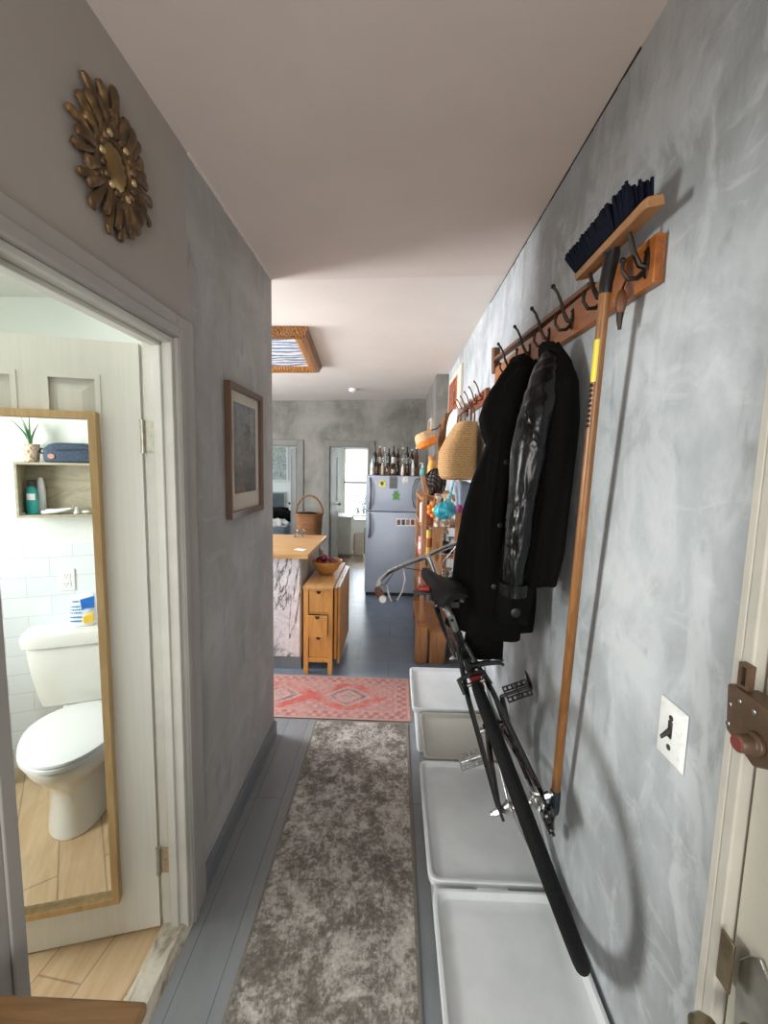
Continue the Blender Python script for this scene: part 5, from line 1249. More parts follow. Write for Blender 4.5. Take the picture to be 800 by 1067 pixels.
mats = (M_wipe, M_bdk, M_lab, M_gcl, M_gcl, M_gdk, M_lab, M_bdk, M_wipe)
for i in range(9): bottle(-0.275+i*0.062, 5.27+0.03*((i*7) % 3), fz, 0.018+0.008*rng.random(), 0.15+0.06*rng.random(), mats[i], 'short bottle in the front row standing directly on the refrigerator', 'front row of bottles on the fridge', i % 2 == 0)
sp_ = thing('soap_dispenser', 'teal pump bottle with white top at the right end of the fridge', 'bottle', (0.335, 5.25, fz))
MB().loft([rrect(0.335, 5.25, a, b, fz+z, 24, 3) for z, a, b in ((0.001, 0.030, 0.022), (0.006, 0.033, 0.025), (0.08, 0.033, 0.025), (0.10, 0.018, 0.016), (0.105, 0.013, 0.013))]).build('bottle', pm('pale_teal_soap', (110, 176, 172), 0.25, var=0.1), sp_)
MB().lathe([(0.014, fz+0.103), (0.014, fz+0.122), (0.006, fz+0.126), (0.006, fz+0.150), (0, fz+0.15)], (0.335, 5.25, 0), n=14).tube([(0.335, 5.25, fz+0.152), (0.315, 5.24, fz+0.156), (0.295, 5.235, fz+0.150)], [0.008, 0.006, 0.004], 8).build('pump', M_seat, sp_)

# ---- framed panel on the kitchen ceiling
A_ = Vector((-0.640, 3.16, 0)); D_ = (Vector((-0.735, 4.34, 0))-A_); LN = D_.length; D_.normalize(); W_ = Vector((-D_.y, D_.x, 0))
k = NT('carved_gold_wood'); w2 = k.new('ShaderNodeTexWave', wave_type='BANDS'); w2.bands_direction = 'DIAGONAL'; w2.inputs['Scale'].default_value = 24; w2.inputs['Distortion'].default_value = 8; w2.inputs['Detail'].default_value = 3
k.link(k.mapping(), w2.inputs['Vector'])
k.base(k.ramp(w2.outputs['Fac'], [(0.1, lin((112, 68, 28))), (0.5, lin((146, 92, 40))), (0.9, lin((172, 118, 58)))])); k.rough(0.4); k.bump(w2.outputs['Fac'], 0.5, 0.008); M_carved = k.m
cf = thing('ceiling_panel', 'carved gilt frame with a panel of painted blue-white reflection fixed flat to the kitchen ceiling', 'picture', A_ + Vector((0, 0, 2.5)))
CZ = 2.575
def cfp(u, v, h):
    p = A_ + D_*u + W_*v
    return Vector((p.x, p.y, 2.56+(p.x-XL)*0.032+0.012-(p.y-YE)*0.010-0.002-h))
m = MB(); prof = ((0.0, 0.0), (0.0, 0.020), (0.014, 0.030), (0.018, 0.060), (0.050, 0.074), (0.085, 0.064), (0.110, 0.040), (0.118, 0.030), (0.118, 0.0)); loops = []
Wd = 1.10
for cu, cv, su_, sv_ in ((0, 0, 1, 1), (LN, 0, -1, 1), (LN, Wd, -1, -1), (0, Wd, 1, -1)): loops.append([cfp(cu+su_*w_, cv+sv_*w_, h) for w_, h in prof])
m.loft(loops, cap=False, closed=True); m.build('frame', M_carved, cf)
k = NT('painted_reflection'); w2 = k.new('ShaderNodeTexWave', wave_type='BANDS'); w2.bands_direction = 'Y'; w2.inputs['Scale'].default_value = 3.5; w2.inputs['Distortion'].default_value = 7; w2.inputs['Detail'].default_value = 4; w2.inputs['Detail Scale'].default_value = 2.0
k.link(k.mapping((0.5, 1, 1)), w2.inputs['Vector'])
k.base(k.ramp(w2.outputs['Fac'], [(0.2, lin((120, 138, 168))), (0.5, lin((190, 202, 222))), (0.8, lin((236, 238, 244)))])); k.rough(0.15)  # ripples of a reflection put into the panel's colour
m = MB(); m.hexa([cfp(u, v, h) for h in (0.028, 0.020) for u, v in ((0.11, 0.11), (LN-0.11, 0.11), (LN-0.11, Wd-0.11), (0.11, Wd-0.11))]); m.build('panel', k.m, cf)
sd_ = thing('smoke_detector', 'round white smoke detector on the kitchen ceiling', 'smoke detector', (-0.545, 5.55, 2.5))
zc = 2.56+(-0.545-XL)*0.032+0.012-(5.55-YE)*0.010
MB().lathe([(0.055, zc), (0.055, zc-0.012), (0.050, zc-0.030), (0.034, zc-0.038), (0, zc-0.038)], (-0.545, 5.55, 0), n=28).build('housing', M_seat, sd_)
MB().lathe([(0.018, zc-0.0375), (0.016, zc-0.042), (0, zc-0.042)], (-0.545, 5.55, 0), n=18).build('sensor', M_white_pl, sd_)

# ---- pictures on the right wall past the rail
a0, a1 = at(466, 386, x=XR).y, at(477.5, 386, x=XR).y; z0, z1 = 2.03, 2.47
a0, a1 = 4.58, 3.76
pn = thing('painting', 'tall cream painting with rust-red strokes high on the right wall beyond the coats', 'picture', (XR, 4.13, 2.03))
M_cream = pm('cream_canvas', (216, 206, 190), 0.75, var=0.05, bump=0.1)
MB().box(XR-0.022, XR-0.002, a1, a0, z0, z1).build('canvas', M_cream, pn, bevel=0.002)
def rust(p):
    u, v = p.y/(a0-a1), p.z/(z1-z0); n = noise.fractal(Vector((u*5, v*4, 3)), 0.6, 2, 4)
    if abs(u+0.02+0.1*n) < 0.05: return (60, 34, 26)
    c = lerp((176, 92, 52), (124, 58, 38), min(1, max(0, 0.5+n))); return lerp(c, (206, 176, 140), 0.7) if n > 0.45 else c
MB().grid(30, 40, lambda a, b: (XR-0.0228, a1+0.20+(a0-a1-0.24)*a, z0+0.03+(z1-z0-0.08)*b)).build('paint', design_mat('rust_paint', 0.6, 50), pn, smooth=0, colour=rust, loc=(-0.02, 0.02, 0.22))
o = thing('small_picture', 'small tan picture on the pilaster wall above the refrigerator', 'picture', (0.425, 5.35, 2.0))
MB().box(0.410, 0.424, 5.20, 5.55, 1.98, 2.16).build('board', pm('tan_board', (150, 126, 100), 0.7, var=0.2), o, bevel=0.002)
m = MB(); frame4(m, 5.195, 5.555, 1.975, 2.165, 0.018, 0.020, lambda u, v, h: Vector((0.424-h, u, v))); m.build('frame', M_cream, o)
# ================================================================== SECOND RAIL AND THE LADEN RACK PAST THE COATS
M_copper = pm('copper_hook', (104, 60, 42), 0.45, 0.6, var=0.2, scale=40)
r2 = thing('coat_rail', 'shorter reddish rail with copper hooks beyond the coats, carrying the straw bag', 'coat rail', (XR, 3.2, 2.03))
MB().box(XR-0.026, XR-0.002, 2.66, 3.68, 1.99, 2.075).build('board', wood('red_rail_wood', (120, 60, 36), (168, 96, 60), 'Y', 6, 0.4), r2, bevel=0.003)
for y in (2.74, 2.93, 3.12, 3.31, 3.48, 3.62): hook_mesh(y, 2.04, XR-0.026, 1.0).build('hook', M_copper, r2)
# straw bag
k = NT('plaited_straw'); w2 = k.new('ShaderNodeTexWave', wave_type='BANDS', bands_direction='Z'); w2.inputs['Scale'].default_value = 24; w2.inputs['Distortion'].default_value = 6.0; w2.inputs['Detail'].default_value = 3; w2.inputs['Detail Scale'].default_value = 4
k.link(k.mapping(), w2.inputs['Vector']); f = k.noise(k.mapping((1, 1, 3)), 60, 4, 0.6)
k.base(k.mix(k.math('MULTIPLY', f, 0.7), k.ramp(w2.outputs['Fac'], [(0.2, lin((166, 122, 72))), (0.7, lin((214, 172, 116)))]), lin((186, 142, 90)))); k.rough(0.75); k.bump(k.math('ADD', w2.outputs['Fac'], f), 0.6, 0.008); M_straw = k.m
sb = thing('straw_bag', 'plaited straw tote bag hanging from the second rail', 'bag', (0.43, 2.93, 1.51))
def bl(z, x0, x1, dy): return [(p[0], p[1], z) for p in rrect((x0+x1)/2, 2.93, (x1-x0)/2, dy, 0, 40, 3.2)]
MB().loft([bl(1.515, 0.33, 0.50, 0.13), bl(1.535, 0.305, 0.525, 0.155), bl(1.60, 0.292, 0.535, 0.17), bl(1.70, 0.298, 0.535, 0.175), bl(1.80, 0.345, 0.53, 0.180), bl(1.885, 0.400, 0.525, 0.185), bl(1.880, 0.408, 0.517, 0.178), bl(1.72, 0.37, 0.50, 0.16)]).build('body', M_straw, sb)
MB().tube([Vector(p) for p in bl(1.525, 0.325, 0.505, 0.135)], 0.010, 6, closed=True).build('base_edge', wood('straw_edge', (130, 84, 50), (180, 130, 84), 'X'), sb)
for dx in (0.415, 0.505):
    MB().tube([(dx, 2.85, 1.86), (dx+0.006, 2.865, 1.94), (0.50, 2.91, 2.02), (0.495, 2.935, 2.03), (0.50, 2.955, 2.02), (dx+0.006, 2.99, 1.94), (dx, 3.01, 1.86)], 0.006, 8).build('strap', pm('strap_leather', (120, 82, 58), 0.6), sb)
# white cloths hung further on, brown bag, orange hat
def cloth_bundle(name, lab, cat, cx, cy, lv, mat, seed, kinds=None):
    t = thing(name, lab, cat, (cx, cy, lv[-1][0]))
    MB().loft(garment([(z, cx, cy, a, b, f) for z, a, b, f in lv], 40, seed)).build('fabric', mat, t, smooth=180)
    return t
M_linen = pm('white_linen', (218, 218, 216), 0.9, var=0.04); M_brownc = pm('brown_cloth', (120, 84, 54), 0.9, var=0.25, scale=30)
t = cloth_bundle('hand_towel', 'white towel hanging in folds behind the straw bag', 'towel', 0.465, 3.32, [(2.03, 0.03, 0.03, 0.004), (1.98, 0.05, 0.06, 0.01), (1.90, 0.06, 0.07, 0.015), (1.80, 0.065, 0.08, 0.018), (1.70, 0.062, 0.08, 0.02)], M_linen, 12)
MB().tube([(0.49, 3.31, 2.05), (0.470, 3.318, 2.03)], 0.004, 6).build('loop', M_linen, t)
t = cloth_bundle('cloth_bag', 'brown cloth bag hanging past the white towel', 'bag', 0.405, 3.53, [(2.02, 0.02, 0.03, 0.003), (1.95, 0.045, 0.05, 0.006), (1.84, 0.06, 0.07, 0.008), (1.72, 0.07, 0.08, 0.010), (1.66, 0.05, 0.06, 0.008)], M_brownc, 15)
MB().tube([(0.50, 3.50, 2.03), (0.46, 3.515, 2.06), (0.41, 3.53, 2.01)], 0.006, 6).build('strap', M_pine_dk, t)
M_org = pm('orange_plush', (232, 128, 40), 0.6, var=0.15, scale=40); M_hat = pm('hat_straw', (206, 168, 124), 0.8, var=0.2, scale=60, bump=0.2)
ht = thing('straw_hat', 'small straw hat with a bright orange crown propped on the brown bag', 'hat', (0.265, 3.50, 1.80))
hm = Matrix.Rotation(R(-24), 3, 'Y')
hc = Vector((0.244, 3.42, 1.79))
MB().lathe([(0.080, 0.010), (0.085, 0.014), (0.078, 0.055), (0.060, 0.078), (0.0, 0.08)], hc, hm, 28).build('brim_cap', M_hat, ht)
MB().lathe([(0.0, -0.045), (0.050, -0.045), (0.080, -0.030), (0.088, 0.0), (0.086, 0.013), (0.0, 0.014)], hc, hm, 28).build('crown', M_org, ht)
MB().tube([hc + hm @ Vector((0.04, 0.02, 0.07)), (0.33, 3.50, 1.90), (0.40, 3.53, 1.99)], 0.006, 6).build('cord', M_pine_dk, ht)

# ---- rack: wooden posts and boards
rk = thing('wooden_rack', 'rustic open wooden rack of shelves beyond the coats', 'shelf', (0.38, 3.9, 0))
M_rack = wood('rack_wood', (150, 96, 56), (196, 142, 94), 'Z', 6, 0.5)
for z in (0.20, 0.56, 0.86, 1.12, 1.34):
    MB().box(0.225, XR-0.006, 3.54, 4.40, z-0.022, z).build('shelf', M_rack, rk, bevel=0.003)
for x0, x1, y in ((0.232, 0.275, 3.512), (0.232, 0.275, 4.402), (0.505, XR-0.006, 4.402), (0.505, XR-0.006, 3.512)):
    MB().box(x0, x1, y, y+0.028, 0.0, 1.36).build('post', M_rack, rk, bevel=0.004)
# front board with an oval grip hole
m = MB(); bx0, bx1, bz0, bz1 = 0.325, 0.405, 0.58, 1.18; hx, hz = 0.368, 0.90
outer = []; inner = []
for i in range(40):
    a = 2*math.pi*i/40; c_, s_ = math.cos(a), math.sin(a)
    outer.append(((bx0+bx1)/2 + (bx1-bx0)/2*math.copysign(min(1, abs(c_)*1.42), c_), (bz0+bz1)/2 + (bz1-bz0)/2*math.copysign(min(1, abs(s_)*1.42), s_)))
    inner.append((hx + 0.018*c_, hz + 0.085*s_))
m.loft([[(u, 3.513, v) for u, v in outer], [(u, 3.535, v) for u, v in outer], [(u, 3.535, v) for u, v in inner], [(u, 3.513, v) for u, v in inner]], cap=False, closed=True)
m.build('front_board', M_rack, rk, bevel=0.002)
for x0, x1, lab in ((0.20, 0.305, 'squared wooden log standing at the foot of the rack, nearer the fridge'), (0.315, 0.455, 'broad wooden log standing at the foot of the rack, nearer the wall')):
    m = MB(); m.loft([rrect((x0+x1)/2, 3.43, (x1-x0)/2*(1-0.08*abs(q-0.5)), 0.06, z, 20, 5) for q, z in ((0, 0.001), (0.1, 0.03), (0.5, 0.16), (1, 0.30 if x0 < 0.3 else 0.26))]); o = m.build('wooden_log', M_rack, loc=((x0+x1)/2, 3.43, 0)); tag(o, lab, 'log')
# ---- things on and around the rack
def pkt(name, lab, cat, x, y, z, a, b, h, mat, mat2=None, nm2='label', p=4):
    t = thing(name, lab, cat, (x, y, z))
    MB().loft([rrect(x, y, a*e, b*e, z+h*q, 24, p) for q, e in ((0.004, 0.92), (0.04, 1), (0.9, 1), (0.97, 0.93), (1.0, 0.7))]).build('pack', mat, t)
    if mat2: MB().loft([rrect(x, y, a+0.001, b+0.001, z+h*q, 24, p) for q in (0.3, 0.68)], cap=False).build(nm2, mat2, t)
    return t
M_pink = pm('pink_wrapper', (222, 150, 176), 0.35, var=0.25, scale=40); M_red = pm('red_wrapper', (196, 50, 62), 0.35, var=0.2); M_ylw = pm('yellow_wrapper', (236, 196, 96), 0.4, var=0.1); M_card = pm('cardboard', (178, 112, 68), 0.8, var=0.1)
pkt('snack_packet', 'pink and white packet at the fridge end of the rack', 'packet', 0.255, 3.62, 0.8605, 0.038, 0.03, 0.15, M_pink, M_wipe)
pkt('snack_packet', 'yellow packet standing right of the pink one on the rack', 'packet', 0.305, 3.60, 0.861, 0.025, 0.03, 0.21, M_ylw, M_card)
pkt('cardboard_box', 'small brown cardboard box on the rack shelf below the pink packet', 'box', 0.30, 3.62, 0.5605, 0.036, 0.05, 0.19, M_card)
pkt('snack_packet', 'red packet beside the small brown cardboard box', 'packet', 0.245, 3.63, 0.5608, 0.016, 0.04, 0.15, M_red, M_wipe)
pkt('cardboard_box', 'reddish brown box on the upper rack shelf under the orange flower', 'box', 0.285, 3.60, 1.1205, 0.050, 0.05, 0.14, M_card, M_red, 'band')
pkt('tin', 'small white tin at the fridge end of the upper rack shelf', 'tin', 0.247, 3.72, 1.1205, 0.02, 0.02, 0.17, M_wipe, None)
for i, (x, z, h, lab) in enumerate(((0.445, 0.861, 0.20, 'tall clear jar on the middle rack shelf beside the slotted board'), (0.485, 0.561, 0.18, 'clear jar on the lower rack shelf near the wall'), (0.425, 0.561, 0.15, 'squat clear jar on the lower rack shelf by the slotted board'), (0.495, 0.861, 0.15, 'short clear jar on the middle rack shelf against the wall'))):
    t = thing('glass_jar', lab, 'jar', (x, 3.62, z))
    MB().lathe([(0.026, z+0.0005), (0.029, z+0.006), (0.029, z+h*0.8), (0.022, z+h*0.9), (0.020, z+h*0.9), (0.026, z+h*0.78), (0.026, z+0.008), (0, z+0.008)], (x, 3.62, 0), n=20).build('glass', M_gcl, t)
    MB().lathe([(0.024, z+h*0.9), (0.024, z+h), (0, z+h)], (x, 3.62, 0), n=18).build('lid', M_alu, t)
    MB().lathe([(0.0, z+0.009), (0.025, z+0.009), (0.025, z+h*0.55), (0, z+h*0.58)], (x, 3.62, 0), n=18).build('filling', (M_linen, M_cream, M_ylw, M_linen)[i], t)
# dark wire ball basket, cutting board, cloth, orange flower, teal bag
wb_ = thing('wire_basket', 'round dark basket of woven cord on top of the rack', 'basket', (0.345, 3.64, 1.34))
k = NT('dark_cord_weave'); w2 = k.new('ShaderNodeTexWave', wave_type='BANDS', bands_direction='DIAGONAL'); w2.inputs['Scale'].default_value = 14; w2.inputs['Distortion'].default_value = 4
k.link(k.mapping(), w2.inputs['Vector']); k.base(k.ramp(w2.outputs['Fac'], [(0.3, lin((34, 26, 24))), (0.75, lin((98, 84, 76)))])); k.rough(0.7); k.bump(w2.outputs['Fac'], 0.8, 0.01)
MB().ell((0.345, 3.66, 1.468), (0.082, 0.085, 0.110), Matrix.Rotation(R(25), 3, 'Y'), 28, 16, lambda d: 1+0.06*math.sin(9*math.atan2(d.y, d.x)+6*d.z)).build('weave', k.m, wb_)
m = MB()
for a in range(0, 180, 30): m.tube([(0.345+0.088*math.cos(R(t))*math.cos(R(a)), 3.64+0.09*math.cos(R(t))*math.sin(R(a)), 1.466+0.115*math.sin(R(t))) for t in range(-78, 259, 14)][:25], 0.0035, 5)
m.build('cord_rib', M_wool, wb_)
cb = thing('cutting_board', 'brown wooden paddle board leaning on the rack top beside the cord basket', 'board', (0.245, 3.58, 1.34))
P2 = [(0.262, 1.342), (0.300, 1.342), (0.285, 1.40), (0.262, 1.46), (0.255, 1.50), (0.245, 1.525), (0.222, 1.52), (0.218, 1.49), (0.232, 1.44), (0.245, 1.38)]
MB().prism(P2, 0.02, lambda u, v, w: Vector((u, 3.545+w, v))).build('board', M_rack, cb, bevel=0.004)
M_floral = None
k = NT('floral_cloth'); vo = k.new('ShaderNodeTexVoronoi'); vo.inputs['Scale'].default_value = 34; k.link(k.mapping(), vo.inputs['Vector'])
k.base(k.ramp(vo.outputs['Color'], [(0.2, lin((214, 196, 170))), (0.45, lin((168, 130, 110))), (0.6, lin((226, 214, 200))), (0.8, lin((120, 104, 70)))], 'CONSTANT')); k.rough(0.9)
fl = thing('floral_cloth', 'floral patterned cloth draped over the front of the rack top', 'cloth', (0.40, 3.55, 1.34))
m = MB()
def drape(u, v):
    x = 0.335+0.13*u; s_ = v*0.34; f_ = 0.010*math.sin(u*14)+0.006*math.sin(u*27+v*3)
    if s_ < 0.10: return (x, 3.58-s_+0.0, 1.346+0.004*abs(math.sin(u*9))+ (0.03*math.sin(math.pi*s_/0.1)))
    return (x+0.01*math.sin(v*4), 3.500-0.012-f_, 1.352-(s_-0.10))
m.grid(30, 24, drape); m.build('fabric', k.m, fl, solid=0.004)
of = thing('toy_flower', 'bright orange fabric flower hung on the front of the rack', 'ornament', (0.335, 3.45, 1.25))
for i in range(7):
    a = 2*math.pi*i/7; MB().ell((0.325+0.038*math.cos(a), 3.455, 1.255+0.045*math.sin(a)), (0.024, 0.014, 0.024), n=12, k=8).build('petal', M_org, of)
MB().ell((0.325, 3.442, 1.255), (0.020, 0.014, 0.020), n=12, k=8).build('centre', M_ylw, of)
MB().tube([(0.325, 3.458, 1.25), (0.325, 3.475, 1.33), (0.326, 3.500, 1.362), (0.328, 3.53, 1.366)], 0.0035, 6).build('cord', M_org, of)
tb_ = thing('teal_bag', 'translucent teal plastic bag hanging in front of the rack', 'bag', (0.385, 3.30, 1.20))
k = NT('teal_plastic'); f = k.noise(k.mapping(), 26, 5, 0.6, 1.0)
k.base(k.ramp(f, [(0.3, lin((22, 110, 126))), (0.6, lin((54, 168, 184))), (0.8, lin((150, 214, 220)))])); k.rough(0.2); k.bump(f, 0.6, 0.01)
MB().ell((0.395, 3.32, 1.265), (0.085, 0.07, 0.066), Matrix.Rotation(R(-14), 3, 'Y'), 32, 18, lambda d: 1+0.07*math.sin(6*math.atan2(d.y, d.x)+3)+0.05*noise.noise(d*4)).build('body', k.m, tb_, smooth=180)
MB().tube([(0.42, 3.33, 1.31), (0.47, 3.34, 1.55), (0.510, 3.318, 1.95), (0.512, 3.31, 2.03)], [0.014, 0.004, 0.004, 0.004], 6).build('handle', k.m, tb_)
pu = thing('purple_pouch', 'small purple pouch hanging right of the teal bag', 'pouch', (0.50, 3.26, 1.26))
MB().ell((0.492, 3.24, 1.29), (0.026, 0.03, 0.036), n=16, k=10).build('body', pm('purple_cloth', (130, 40, 90), 0.7), pu)
MB().tube([(0.495, 3.24, 1.315), (0.515, 3.20, 1.7), (0.512, 3.13, 2.03)], 0.003, 6).build('cord', M_wool, pu)
gc = cloth_bundle('grey_cap', 'blue-grey bell-shaped cloth cap hanging under the straw bag', 'cap', 0.485, 3.10, [(1.50, 0.02, 0.02, 0.002), (1.485, 0.05, 0.05, 0.004), (1.46, 0.06, 0.06, 0.006), (1.40, 0.045, 0.05, 0.006), (1.33, 0.038, 0.045, 0.008)], pm('bluegrey_cloth', (136, 146, 160), 0.9), 21)
MB().tube([(0.487, 3.10, 1.495), (0.525, 3.112, 1.7), (0.515, 3.12, 2.03)], 0.003, 6).build('cord', M_linen, gc)
yj = thing('storage_jar', 'amber-yellow jar on the rack top behind the cord basket', 'jar', (0.33, 3.90, 1.34))
MB().lathe([(0.040, 1.3405), (0.044, 1.346), (0.044, 1.60), (0.034, 1.64), (0.034, 1.655)], (0.335, 3.9, 0), n=24).build('body', pm('honey_amber', (206, 146, 62), 0.3, var=0.15), yj)
MB().lathe([(0.037, 1.652), (0.037, 1.69), (0, 1.69)], (0.335, 3.9, 0), n=20).build('lid', M_card, yj)

# ================================================================== ROOMS BEYOND
# bedroom through the left doorway
bd = thing('bed', 'bed with grey-blue covers in the room through the left doorway', 'bed', (-2.4, 7.7, 0))
M_cov = pm('greyblue_cover', (110, 122, 134), 0.9, var=0.2, scale=8, bump=0.2)
MB().loft([rrect(-2.4, 7.75, 0.62*e, 0.78*e, z, 40, 8) for z, e in ((0.18, 0.97), (0.22, 1), (0.46, 1), (0.52, 0.97), (0.53, 0.9))]).build('mattress', M_cov, bd)
m = MB(); m.box(-3.0, -1.8, 6.99, 8.5, 0.10, 0.178); m.build('bed_frame', M_pine_dk, bd, bevel=0.01)
for x, y in ((-2.96, 7.03), (-1.84, 7.03), (-1.84, 8.46), (-2.96, 8.46)): MB().box(x-0.035, x+0.035, y-0.035, y+0.035, 0, 0.099).build('leg', M_pine_dk, bd)
t = thing('clothes_heap', 'heap of black clothes on the bed', 'clothes', (-2.25, 7.6, 0.53))
MB().ell((-2.2, 7.85, 0.62), (0.36, 0.26, 0.17), n=36, k=18, fn=lambda d: 1+0.25*noise.noise(d*2.5)+0.08*math.sin(8*d.x+5*d.z)).clampz(0.532).build('fabric', M_wool, t, smooth=180)
t = thing('white_cloth', 'crumpled white cloth on the bed in front of the black clothes', 'cloth', (-1.99, 7.25, 0.53))
MB().ell((-1.99, 7.27, 0.565), (0.19, 0.16, 0.085), n=36, k=18, fn=lambda d: 1+0.3*noise.noise(d*3.1+Vector((4, 2, 1)))+0.08*math.sin(9*d.x+4*d.y)).clampz(0.532).build('fabric', M_linen, t, smooth=180)
def wall_art(name, lab, x0, x1, z0, z1, mat, fm):
    t = thing(name, lab, 'picture', ((x0+x1)/2, 8.6, z0)); m = MB(); frame4(m, x0, x1, z0, z1, 0.03, 0.025, lambda u, v, h: Vector((u, 8.6-h, v))); m.build('frame', fm, t)
    MB().box(x0+0.02, x1-0.02, 8.585, 8.598, z0+0.02, z1-0.02).build('sheet', mat, t)
k = NT('pale_drawing'); f = k.noise(k.mapping((1, 1, 1.5)), 5, 3, 0.6, 3.0); k.base(k.ramp(f, [(0.44, lin((168, 178, 172))), (0.5, lin((96, 104, 102))), (0.53, lin((176, 186, 180)))])); k.rough(0.5)
wall_art('framed_drawing', 'large pale line drawing on the bedroom wall through the left doorway', -2.62, -2.12, 1.24, 1.94, k.m, M_white)
wall_art('dark_picture', 'dark grey picture leaning under the pale drawing in the bedroom', -2.62, -2.17, 0.56, 1.02, pm('slate_canvas', (84, 92, 98), 0.6, var=0.3, scale=5), M_trimgrey)
def leaf_door(name, hinge, ang, lab, mat):
    u = Vector((math.cos(ang), math.sin(ang), 0)); n = Vector((-u.y, u.x, 0)); h = Vector(hinge); m = MB()
    q = lambda a, b, z: h + u*a + n*b + Vector((0, 0, z))
    def bx(a0, a1, b0, b1, z0, z1): m.hexa([q(a0,b0,z0), q(a1,b0,z0), q(a1,b1,z0), q(a0,b1,z0), q(a0,b0,z1), q(a1,b0,z1), q(a1,b1,z1), q(a0,b1,z1)])
    bx(0.0, 0.54, 0.006, 0.032, 0.012, DH-0.025)
    for a0, a1, z0, z1 in ((0, 0.09, 0.012, DH-0.025), (0.45, 0.54, 0.012, DH-0.025), (0.09, 0.45, 0.012, 0.22), (0.09, 0.45, 0.85, 1.0), (0.09, 0.45, DH-0.15, DH-0.025)): bx(a0, a1, 0, 0.0062, z0, z1); bx(a0, a1, 0.0318, 0.038, z0, z1)
    o = struct(name, m, mat, lab, bevel=0.002)
    m = MB(); c = q(0.49, 0, 0.95); m.ell(c - n*0.035, (0.024,)*3, n=14, k=10); m.tube([c - n*0.03, c + n*0.068], 0.008, 8); m.ell(c + n*0.073, (0.024,)*3, n=14, k=10); m.build('knob', M_brass, o)
leaf_door('door_3', (A1-0.02, YF+0.135, 0), R(112), 'dark grey door opened into the bedroom', pm('dark_door_paint', (112, 110, 106), 0.5, var=0.06))
leaf_door('door_4', (B0+0.015, YF+0.135, 0), R(87), 'pale grey door opened into the back room', pm('pale_door', (186, 186, 180), 0.45, var=0.05))
# back room furniture
cbx = thing('white_cabinet', 'white cabinet standing past the open door in the back room', 'cabinet', (-0.94, 7.6, 0))
MB().box(-1.22, -0.72, 7.32, 7.85, 0.05, 0.68).build('body', M_far, cbx, bevel=0.004); MB().box(-1.23, -0.71, 7.30, 7.86, 0.682, 0.712).build('top', M_white, cbx, bevel=0.003)
MB().box(-1.20, -0.74, 7.34, 7.83, 0.0, 0.049).build('plinth', M_trimgrey, cbx)
MB().box(-1.21, -0.73, 7.303, 7.3195, 0.07, 0.665).build('door', M_white, cbx, bevel=0.003)
bn = thing('window_bench', 'low white bench under the back room window', 'bench', (-0.64, 9.0, 0))
MB().box(-1.0, -0.36, 8.72, 9.2, 0.45, 0.49).build('top', M_white, bn, bevel=0.004)
for x, y in ((-0.98, 8.74), (-0.40, 8.74), (-0.40, 9.16), (-0.98, 9.16)): MB().box(x, x+0.035, y, y+0.035, 0, 0.449).build('leg', M_white, bn)
for i, (x, y, w, h, c, lab) in enumerate(((-0.60, 7.60, 0.16, 0.40, (206, 196, 178), 'cream board leaning in the back room behind the fridge'), (-0.66, 7.75, 0.10, 0.34, (160, 84, 60), 'narrow red-brown board leaning in the back room'), (-0.46, 7.72, 0.12, 0.46, (52, 50, 50), 'black-edged board leaning in the back room, tallest of the three'))):
    t = thing('leaning_board', lab, 'board', (x, y, 0)); m = MB()
    m.hexa([(x-w/2, y-0.05, 0.001), (x+w/2, y-0.05, 0.001), (x+w/2, y-0.03, 0.001), (x-w/2, y-0.03, 0.001), (x-w/2, y+0.01, h), (x+w/2, y+0.01, h), (x+w/2, y+0.03, h), (x-w/2, y+0.03, h)])
    m.build('board', pm('leaning_board_%d' % i, c, 0.6, var=0.2, scale=20), t, bevel=0.003)
    m = MB(); m.hexa([(x-w/2+0.015, y-0.0525+0.003, 0.02), (x+w/2-0.015, y-0.0525+0.003, 0.02), (x+w/2-0.015, y-0.045, 0.02), (x-w/2+0.015, y-0.045, 0.02), (x-w/2+0.015, y+0.003, h-0.02), (x+w/2-0.015, y+0.003, h-0.02), (x+w/2-0.015, y+0.012, h-0.02), (x-w/2+0.015, y+0.012, h-0.02)])
    m.build('panel', M_cream, t)

# leafless shrub outside the back room window
shb = thing('shrub', 'thin leafless shrub outside the back room window', 'shrub', (-0.72, 10.8, -0.4))
rng = random.Random(8); M_twig = pm('grey_green_twig', (96, 104, 86), 0.8)
for i in range(9):
    x = -0.72+rng.uniform(-0.30, 0.30); p = [(x*0.5-0.36+(x+0.72)*0.2, 10.8, -0.4), (x, 10.8+rng.uniform(-0.1, 0.1), 0.35), (x+rng.uniform(-0.15, 0.15), 10.8, 0.75+rng.uniform(0, 0.35))]
    m = MB(); m.tube(p, [0.008, 0.006, 0.003], 5)
    for j in range(6):
        b = Vector(p[1]).lerp(Vector(p[2]), rng.random()); m.tube([b, b + Vector((rng.uniform(-0.10, 0.10), 0.02, rng.uniform(0.02, 0.10)))], [0.004, 0.002], 4)
        m.ell(b + Vector((rng.uniform(-0.06, 0.06), 0, rng.uniform(0, 0.05))), (0.014, 0.010, 0.018), n=6, k=5)
    m.build('branch', M_twig, shb)
struct('ground_outside', MB().box(-6, 4, YB+0.1, 16, -0.5, -0.4), pm('pale_ground', (190, 190, 184), 0.9), 'pale ground outside the back room window')
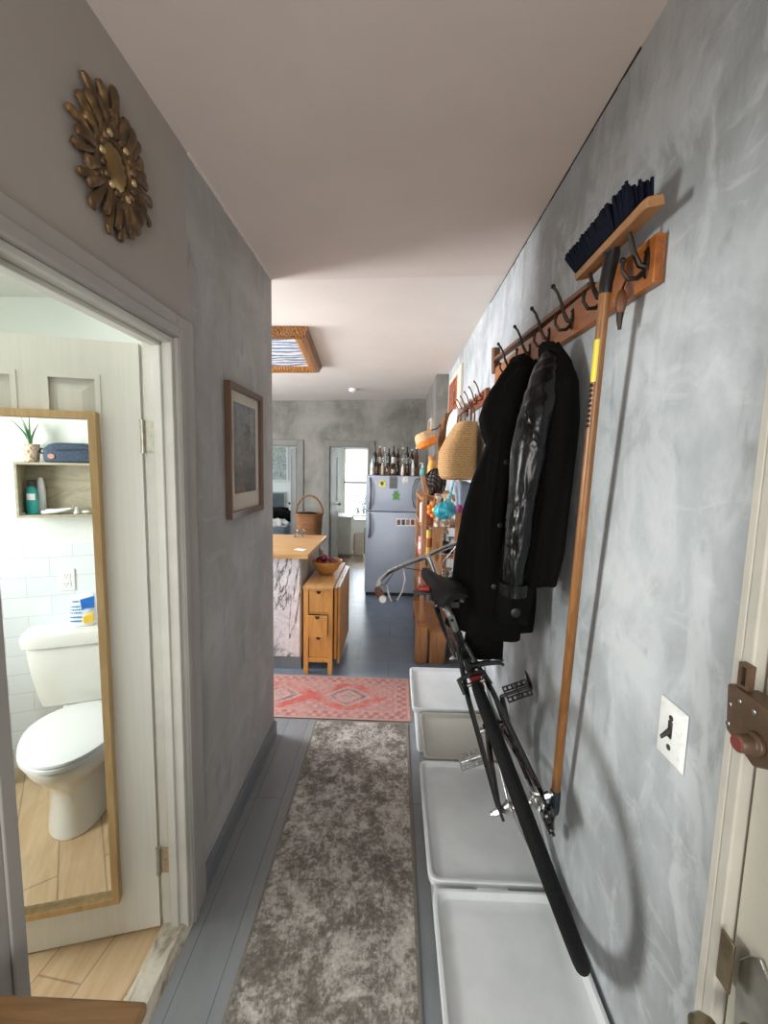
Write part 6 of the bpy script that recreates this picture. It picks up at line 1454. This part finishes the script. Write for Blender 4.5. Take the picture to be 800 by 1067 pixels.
# ================================================================== LIGHT
w = bpy.data.worlds.new('sky'); scene.world = w; w.use_nodes = True
bgn = w.node_tree.nodes['Background']; bgn.inputs['Color'].default_value = (0.86, 0.93, 1.0, 1); bgn.inputs['Strength'].default_value = 1.5
def area(name, loc, rot, sx, sy, power, c):
    l = bpy.data.lights.new(name, 'AREA'); l.shape = 'RECTANGLE'; l.size = sx; l.size_y = sy; l.energy = power; l.color = c
    o = bpy.data.objects.new(name, l); col.objects.link(o); o.location = loc; o.rotation_euler = rot; return o
# daylight standing in the window openings, except in the bedroom
area('daylight_kitchen_window', (-3.42, 4.95, 1.5), (0, R(-90), 0), 1.5, 1.15, 14, (0.92, 0.96, 1.0))
area('daylight_kitchen_front_window', (-3.42, 3.15, 1.5), (0, R(-90), 0), 1.5, 1.05, 165, (0.95, 0.97, 1.0))
area('daylight_back_room', (-0.86, 9.66, 1.2), (R(-90), 0, 0), 0.85, 1.5, 45, (0.9, 0.96, 1.0))
area('bedroom_area_light', (-4.18, 7.6, 1.5), (0, R(-90), 0), 1.2, 1.0, 30, (0.9, 0.95, 1.0))  # area light against the solid bedroom wall, no window cut there
area('daylight_bathroom_window', (-2.62, 0.9, 1.55), (0, R(-90), 0), 0.95, 0.55, 27, (0.97, 1.0, 0.98)).data.spread = R(118)
area('daylight_fill_behind', (-0.05, -1.82, 1.3), (R(90), 0, 0), 0.78, 1.8, 37, (1.0, 0.97, 0.94))  # daylight from an unseen opening behind the camera, raised as hall fill

lp = thing('bath_fill_lamp', 'round white fill lamp added out of view to brighten the bathroom', 'lamp', (-1.95, 0.95, 2.42))  # added lamp, never in view, lifts the bathroom wall and ceiling
MB().lathe([(0.05, 2.42), (0.05, 2.405), (0.012, 2.40), (0.012, 2.30)], (-1.95, 0.95, 0), n=20).build('stem', M_chrome, lp)
k = NT('fill_lamp_globe'); k.base((0.9, 0.9, 0.86)); k.b.inputs['Emission Color'].default_value = (1.0, 0.97, 0.90, 1); k.b.inputs['Emission Strength'].default_value = 22.0
MB().ell((-1.95, 0.95, 2.22), (0.09, 0.09, 0.09)).build('globe', k.m, lp)

scene.view_settings.view_transform = 'Standard'; scene.view_settings.look = 'None'; scene.view_settings.gamma = 1.0
scene.view_settings.use_curve_mapping = False; scene.view_settings.exposure = 0.25
scene.cycles.use_denoising = True
scene.cycles.max_bounces = 10; scene.cycles.diffuse_bounces = 6; scene.cycles.transmission_bounces = 8
scene.cycles.sample_clamp_indirect = 6.0
scene.cycles.caustics_reflective = False; scene.cycles.caustics_refractive = False
